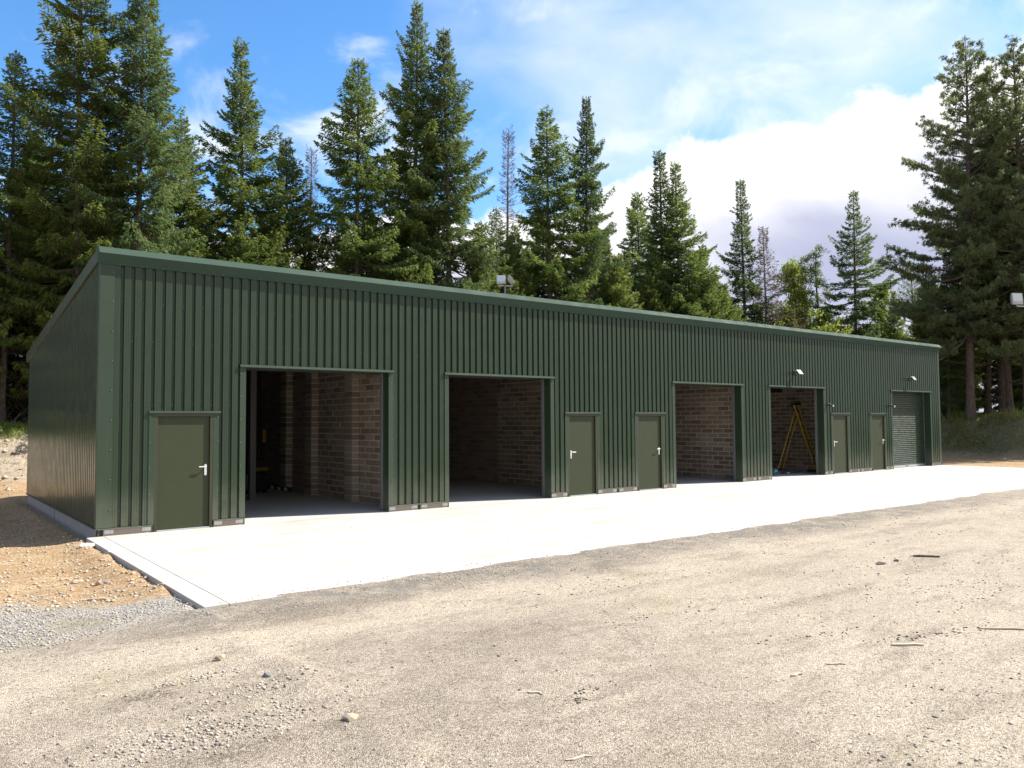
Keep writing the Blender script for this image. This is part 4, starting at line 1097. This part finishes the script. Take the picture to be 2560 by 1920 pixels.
# ------------------------------------------------------------------ ground cover and stones
def blades(name, pts, hgt, wid, mat, rs, label, lean=.45):
    n = len(pts); d = nrm(np.array([[0, 0, 1.]])+rs.normal(0, lean, (n, 3))*[1, 1, .3])
    V, Q, ix = strips(pts, d, hgt, wid, rs, .35, False, (1, .7, .1))
    me = np_mesh(name, V, Q, mat, dict(tint=rs.rand(n)[ix], age=(rs.rand(n)**1.5)[ix]))
    return tag(link(name, me), label, 'grass', kind='stuff')
rs = np.random.RandomState(5)
n = 30000; x = rs.uniform(-4.5, 3, n); y = rs.uniform(14, 20.5, n); r = back_rise(x, y)
keep = rs.rand(n) < sstep(r+(fbm(x, y, .8, 3)-.5)*.5, .62, .95)*.9+.02*(r > .1); x, y = x[keep], y[keep]
blades('bank_grass', np.stack([x, y, height(x, y)-.01], 1), rs.uniform(.12, .42, len(x)), rs.uniform(.015, .03, len(x)), L_GRASS, rs, 'bright green grass along the top of the left soil bank')
n = 46000; x = rs.uniform(38.5, 47, n); y = rs.uniform(-4, 9, n); r = right_rise(x, y); cl = fbm(x, y, 1.1, 3)
keep = rs.rand(n) < sstep(r, .03, .25)*sstep(cl, .30, .55); x, y, cl = x[keep], y[keep], cl[keep]
blades('heath_cover', np.stack([x, y, height(x, y)-.02], 1), rs.uniform(.10, .34, len(x))*(.5+cl), rs.uniform(.02, .05, len(x)), L_MOSS, rs, 'brown-green heath covering the right bank', .6)
n = 5200; x = rs.uniform(43, 50, n); y = rs.uniform(-2, 9, n); keep = fbm(x, y, .6, 2) > .55; x, y = x[keep], y[keep]
blades('tall_grass', np.stack([x, y, height(x, y)-.02], 1), rs.uniform(.4, 1.1, len(x)), rs.uniform(.02, .035, len(x)), L_GRASS, rs, 'tall pale grass between the pine trunks', .35)
# brush under the left trees and behind the bank
P = []; rs = np.random.RandomState(9); paths = []
for i in range(900):
    x0 = rs.uniform(-6, 6); y0 = rs.uniform(17.5, 24); z0 = float(height(x0, y0)); a = rs.uniform(0, 6.28); L = rs.uniform(.5, 1.9); u = np.linspace(0, 1, 4)[:, None]
    e = np.array([math.cos(a)*.6, math.sin(a)*.6, rs.uniform(.35, 1)])*L
    paths.append((np.array([x0, y0, z0])+u*e+rs.normal(0, .05, (4, 3))*u, np.linspace(.012, .003, 4)))
V, Q = limb_mesh(paths, 3); tag(link('dead_brush', np_mesh('dead_brush', V, Q, BARKD)), 'tangle of dead grey-brown brush under the left trees', 'brush', kind='stuff')

# loose stones: low-poly lumps
base_v = np.array([(1, 0, 0), (-1, 0, 0), (0, 1, 0), (0, -1, 0), (0, 0, 1), (0, 0, -1)], float)
base_f = np.array([(0, 2, 4), (2, 1, 4), (1, 3, 4), (3, 0, 4), (2, 0, 5), (1, 2, 5), (3, 1, 5), (0, 3, 5)])
def stones(name, pts, size, mat, rs, label, flat=.55):
    n = len(pts); V = base_v[None]*rs.uniform(.6, 1.4, (n, 6, 1)); V = V*size[:, None, None]*np.array([1, .8, flat])
    a = rs.uniform(0, 6.28, n); ca, sa = np.cos(a)[:, None], np.sin(a)[:, None]
    V = np.stack([V[..., 0]*ca-V[..., 1]*sa, V[..., 0]*sa+V[..., 1]*ca, V[..., 2]], -1)+pts[:, None, :]
    F = (np.arange(n)[:, None, None]*6+base_f[None]).reshape(-1, 3)
    tn = np.repeat(rs.rand(n), 6)
    return tag(link(name, np_mesh(name, V.reshape(-1, 3), F, mat, dict(tint=tn), nv=3)), label, 'stones', kind='stuff')
def mk_stone(name, a, b, c2):
    m, t = material(name); pos = t.node('ShaderNodeNewGeometry').outputs['Position']
    c = t.mix(t.attr('tint'), a, b); c = t.mix(t.ramp(t.math('FRACT', t.math('MULTIPLY', t.attr('tint'), 9.7)), .7, 1, 0, 1), c, c2)
    c = t.mix(t.ramp(t.noise(pos, 60, 4), .4, .7, 0, .35), c, (.2, .17, .14)); t.l.new(c, t.p.inputs['Base Color']); t.p.inputs['Roughness'].default_value = .9
    return m
ST_GREY = mk_stone('grey_crushed_stone', (.16, .158, .16), (.42, .41, .395), (.52, .44, .32))
ST_TAN = mk_stone('tan_pebbles', (.22, .185, .15), (.52, .46, .385), (.12, .11, .105))
ST_PALE = mk_stone('pale_rocks', (.33, .265, .19), (.50, .43, .34), (.26, .19, .12))
CLOD = mk_stone('dark_clods', (.055, .043, .034), (.105, .085, .066), (.16, .13, .10))
rs = np.random.RandomState(21)
n = 22000; x = rs.uniform(-5.0, .1, n); y = rs.uniform(-7.1, -3.7, n)
yl = -4.75-1.0*sstep(x, -1.9, -.2); nn = (fbm(x, y, .8, 4)-.5)
p_ = sstep(y+nn*1.6, -7.1, -6.2)*(.06+.94*(1-sstep(y+nn*2.6, yl-.6, yl+.6)))*(x < APX0-.01)*(.15+.85*sstep(fbm(x, y, 2.2, 3), .40, .55))
k = rs.rand(n) < p_; x, y = x[k], y[k]; s_ = .005+.013*rs.rand(len(x))**1.6
stones('crushed_gravel', np.stack([x, y, height(x, y)+s_*.25], 1), s_, ST_GREY, rs, 'band of grey crushed stone at the apron corner')
n = 13000; u = rs.rand(n)**1.3; x = rs.uniform(-5, 9, n); y = -14.5+8*u
cl = fbm(x, y, .9, 3); k = (rs.rand(n) < sstep(cl, .35, .7)); x, y = x[k], y[k]; s_ = .0035+.011*rs.rand(len(x))**4
px_ = []; 
for (cx, cy, rx, ry, m_) in [(-1.15, -9.95, .85, .36, 1000), (-.6, -9.3, .55, .25, 260), (-.9, -8.8, .4, .12, 120), (2.2, -13.0, .9, .5, 120)]:
    a = rs.normal(0, .5, (m_, 2)); px_.append(np.stack([cx+a[:, 0]*rx, cy+a[:, 1]*ry], 1))
px_ = np.concatenate(px_); x = np.concatenate([x, px_[:, 0]]); y = np.concatenate([y, px_[:, 1]]); s_ = np.concatenate([s_, .004+.016*rs.rand(len(px_))**2.2])
m1 = len(x); xb_ = np.clip(rs.exponential(5.0, 5200), 0, 24)-.4; yb_ = APY-.03-np.abs(rs.normal(0, .32, 5200)); kk_ = rs.rand(5200) < sstep(fbm(xb_, yb_, 1.1, 3), .36, .6)
x = np.concatenate([x, xb_[kk_]]); y = np.concatenate([y, yb_[kk_]]); s_ = np.concatenate([s_, .004+.010*rs.rand(kk_.sum())**2])
stones('yard_pebbles', np.stack([x, y, height(x, y)+s_*.2], 1), s_, ST_TAN, rs, 'loose pebbles scattered over the tan yard')
n = 7500; x = rs.uniform(-3.2, -.1, n); y = -5.2+17.7*rs.rand(n)**1.4; s_ = .006+.030*rs.rand(n)**4
stones('soil_stones', np.stack([x, y, height(x, y)+s_*.2], 1), s_, ST_PALE, rs, 'stones in the brown soil beside the gable')
n = 900; x = rs.uniform(-7, 1.5, n); y = rs.uniform(12.8, 17.5, n); s_ = .02+.10*rs.rand(n)**4
k = rs.rand(n) < (1-.75*back_rise(x, y)); x, y, s_ = x[k], y[k], s_[k]
stones('bank_rocks', np.stack([x, y, height(x, y)+s_*.2], 1), s_, ST_PALE, rs, 'pale rocks on the face of the left soil bank')
# dry specks and clods: tyre crumbs in the yard, dirt on the apron
pts = []
for (x0, y0, x1, y1, m_, sp) in [(4.1, -11.55, 5.5, -12.05, 150, .07), (3.2, -10.9, 4.5, -11.3, 50, .08), (6.2, -9.45, 9.2, -9.75, 90, .10), (8.2, -8.6, 12.5, -8.9, 90, .14), (2.6, -9.6, 5.0, -9.9, 70, .08), (3.4, -8.4, 6.2, -8.6, 60, .1), (1.0, -11.05, 1.4, -10.85, 60, .04), (5.5, -10.6, 7.6, -11.0, 60, .10), (2.5, -7.0, 14, -7.3, 260, .35), (13, -7.5, 22, -8.2, 260, .5), (2.5, -8.2, 9, -8.0, 120, .35), (6, -10.2, 10, -10.6, 160, .3), (3.0, -12.6, 4.6, -13.2, 70, .2), (5.8, -11.4, 8.5, -11.2, 120, .25), (-2, -9.2, 1.5, -9.6, 60, .3)]:
    u = rs.rand(m_, 1); pts.append(np.concatenate([x0+(x1-x0)*u, y0+(y1-y0)*u], 1)+rs.normal(0, sp, (m_, 2))*[1.4, .8])
pts = np.concatenate(pts); s_ = .004+.016*rs.rand(len(pts))**2.5
k = pts[:, 1] < APY-.03; pts, s_ = pts[k], s_[k]
stones('soil_clods', np.stack([pts[:, 0], pts[:, 1], height(pts[:, 0], pts[:, 1])+s_*.15], 1), s_, CLOD, rs, 'dark tyre clods and bark crumbs on the yard', .4)
n = 2600; x = rs.uniform(-.1, 31, n); y = np.where(rs.rand(n) < .75, APY+np.abs(rs.normal(0, .16, n)), rs.uniform(-6.3, -.1, n)); s_ = .003+.012*rs.rand(n)**3
stones('apron_crumbs', np.stack([x, y, s_*.2], 1), s_, ST_TAN, rs, 'grit and crumbs scattered on the pale apron', .4)

# pieces that can be picked out singly
def lump(name, x, y, s, mat, label, cat, seed, flat=.55, rz=0, z=None):
    rs = np.random.RandomState(seed); import bmesh
    bm = bmesh.new(); bmesh.ops.create_icosphere(bm, subdivisions=2, radius=1)
    for v in bm.verts:
        k = 1+.28*math.sin(v.co.x*3.1+seed)+.22*math.sin(v.co.y*4.3+seed*2)+rs.normal(0, .06); v.co = Vector((v.co.x*s[0]*k, v.co.y*s[1]*k, v.co.z*s[2]*k))
    me = D.meshes.new(name); bm.to_mesh(me); bm.free(); me.materials.append(mat)
    return tag(link(name, me, None, None, (x, y, (float(height(x, y)) if z is None else z)+s[2]*.35), (0, 0, rz)), label, cat)
lump('rock', -.60, -8.46, (.055, .035, .028), ST_PALE, 'grey stone alone on the bright yard left of centre', 'rock', 1)
lump('rock', -.42, -9.08, (.04, .03, .022), ST_GREY, 'small blue-grey stone just below the lone grey stone', 'rock', 2)
lump('rock', -.33, -10.35, (.055, .045, .022), ST_PALE, 'flat pale stone in the lower yard left of centre', 'rock', 3)
lump('rock', -.86, -3.55, (.06, .05, .035), ST_PALE, 'pale stone on the orange soil beside the apron', 'rock', 4)
lump('rock', -.62, -3.9, (.07, .05, .045), ST_PALE, 'pale stone lying close to the apron edge', 'rock', 5)
lump('rock', 7.9, -9.69, (.07, .05, .022), CLOD, 'dark flat rock on the right side of the yard', 'rock', 6)
lump('rock', 8.25, -9.74, (.05, .035, .018), CLOD, 'dark lump next to the flat rock at right', 'rock', 7)
lump('plastic_scrap', -.28, -.80, (.16, .08, .03), WHITEP, 'crumpled white plastic scrap at the garage corner', 'scrap', 8, rz=.3)
def stick(x, y, L, w_, h_, rz, mat, label):
    rs = np.random.RandomState(int(abs(x*100)+L*1000)); mb = MB()
    pr = [(-w_/2, 0), (w_/2, 0), (w_*.35, h_), (-w_*.45, h_*.9)]
    vs = []; n = 5
    for k in range(n):
        u = k/(n-1)-.5; tw = 1-.35*abs(u)*2*rs.rand()
        for p, q in pr: vs.append((u*L, p*tw+.01*math.sin(u*7), q*(1-.4*(k in (0, n-1))*rs.rand())))
    fs = [(k*4+i, k*4+(i+1) % 4, (k+1)*4+(i+1) % 4, (k+1)*4+i) for k in range(n-1) for i in range(4)]+[(3, 2, 1, 0), (n*4-4, n*4-3, n*4-2, n*4-1)]
    mb.add(vs, fs); return tag(mb.obj('wood_piece', mat, None, (x, y, float(height(x, y))+.002), (0, 0, rz)), label, 'wood', 'wood scraps on the yard')
stick(4.24, -11.82, .26, .035, .018, -.72, WOODPALE, 'white split stick below the dark clod trail at right')
stick(3.29, -11.70, .15, .016, .008, -.66, WOODGREY, 'thin grey stick left of the white one')
stick(2.79, -11.66, .10, .022, .012, -.2, WOODPALE, 'short pale chip left of the thin grey stick')
stick(5.45, -12.13, .40, .03, .015, -.78, WOODGREY, 'brown stick cut by the right edge of the picture')
stick(-.87, -4.94, .22, .06, .03, -.55, WOODGREY, 'grey wood offcut lying between soil and crushed stone')
stick(8.9, -9.85, .34, .06, .025, -.95, BARKR, 'dark bark slab on the right side of the yard')
stick(.42, -11.75, .16, .02, .008, -.3, WOODPALE, 'pale sliver near the bottom right of centre')
stick(.95, -10.70, .10, .025, .010, -.9, WOODPALE, 'pale chip above the small dark clod heap')
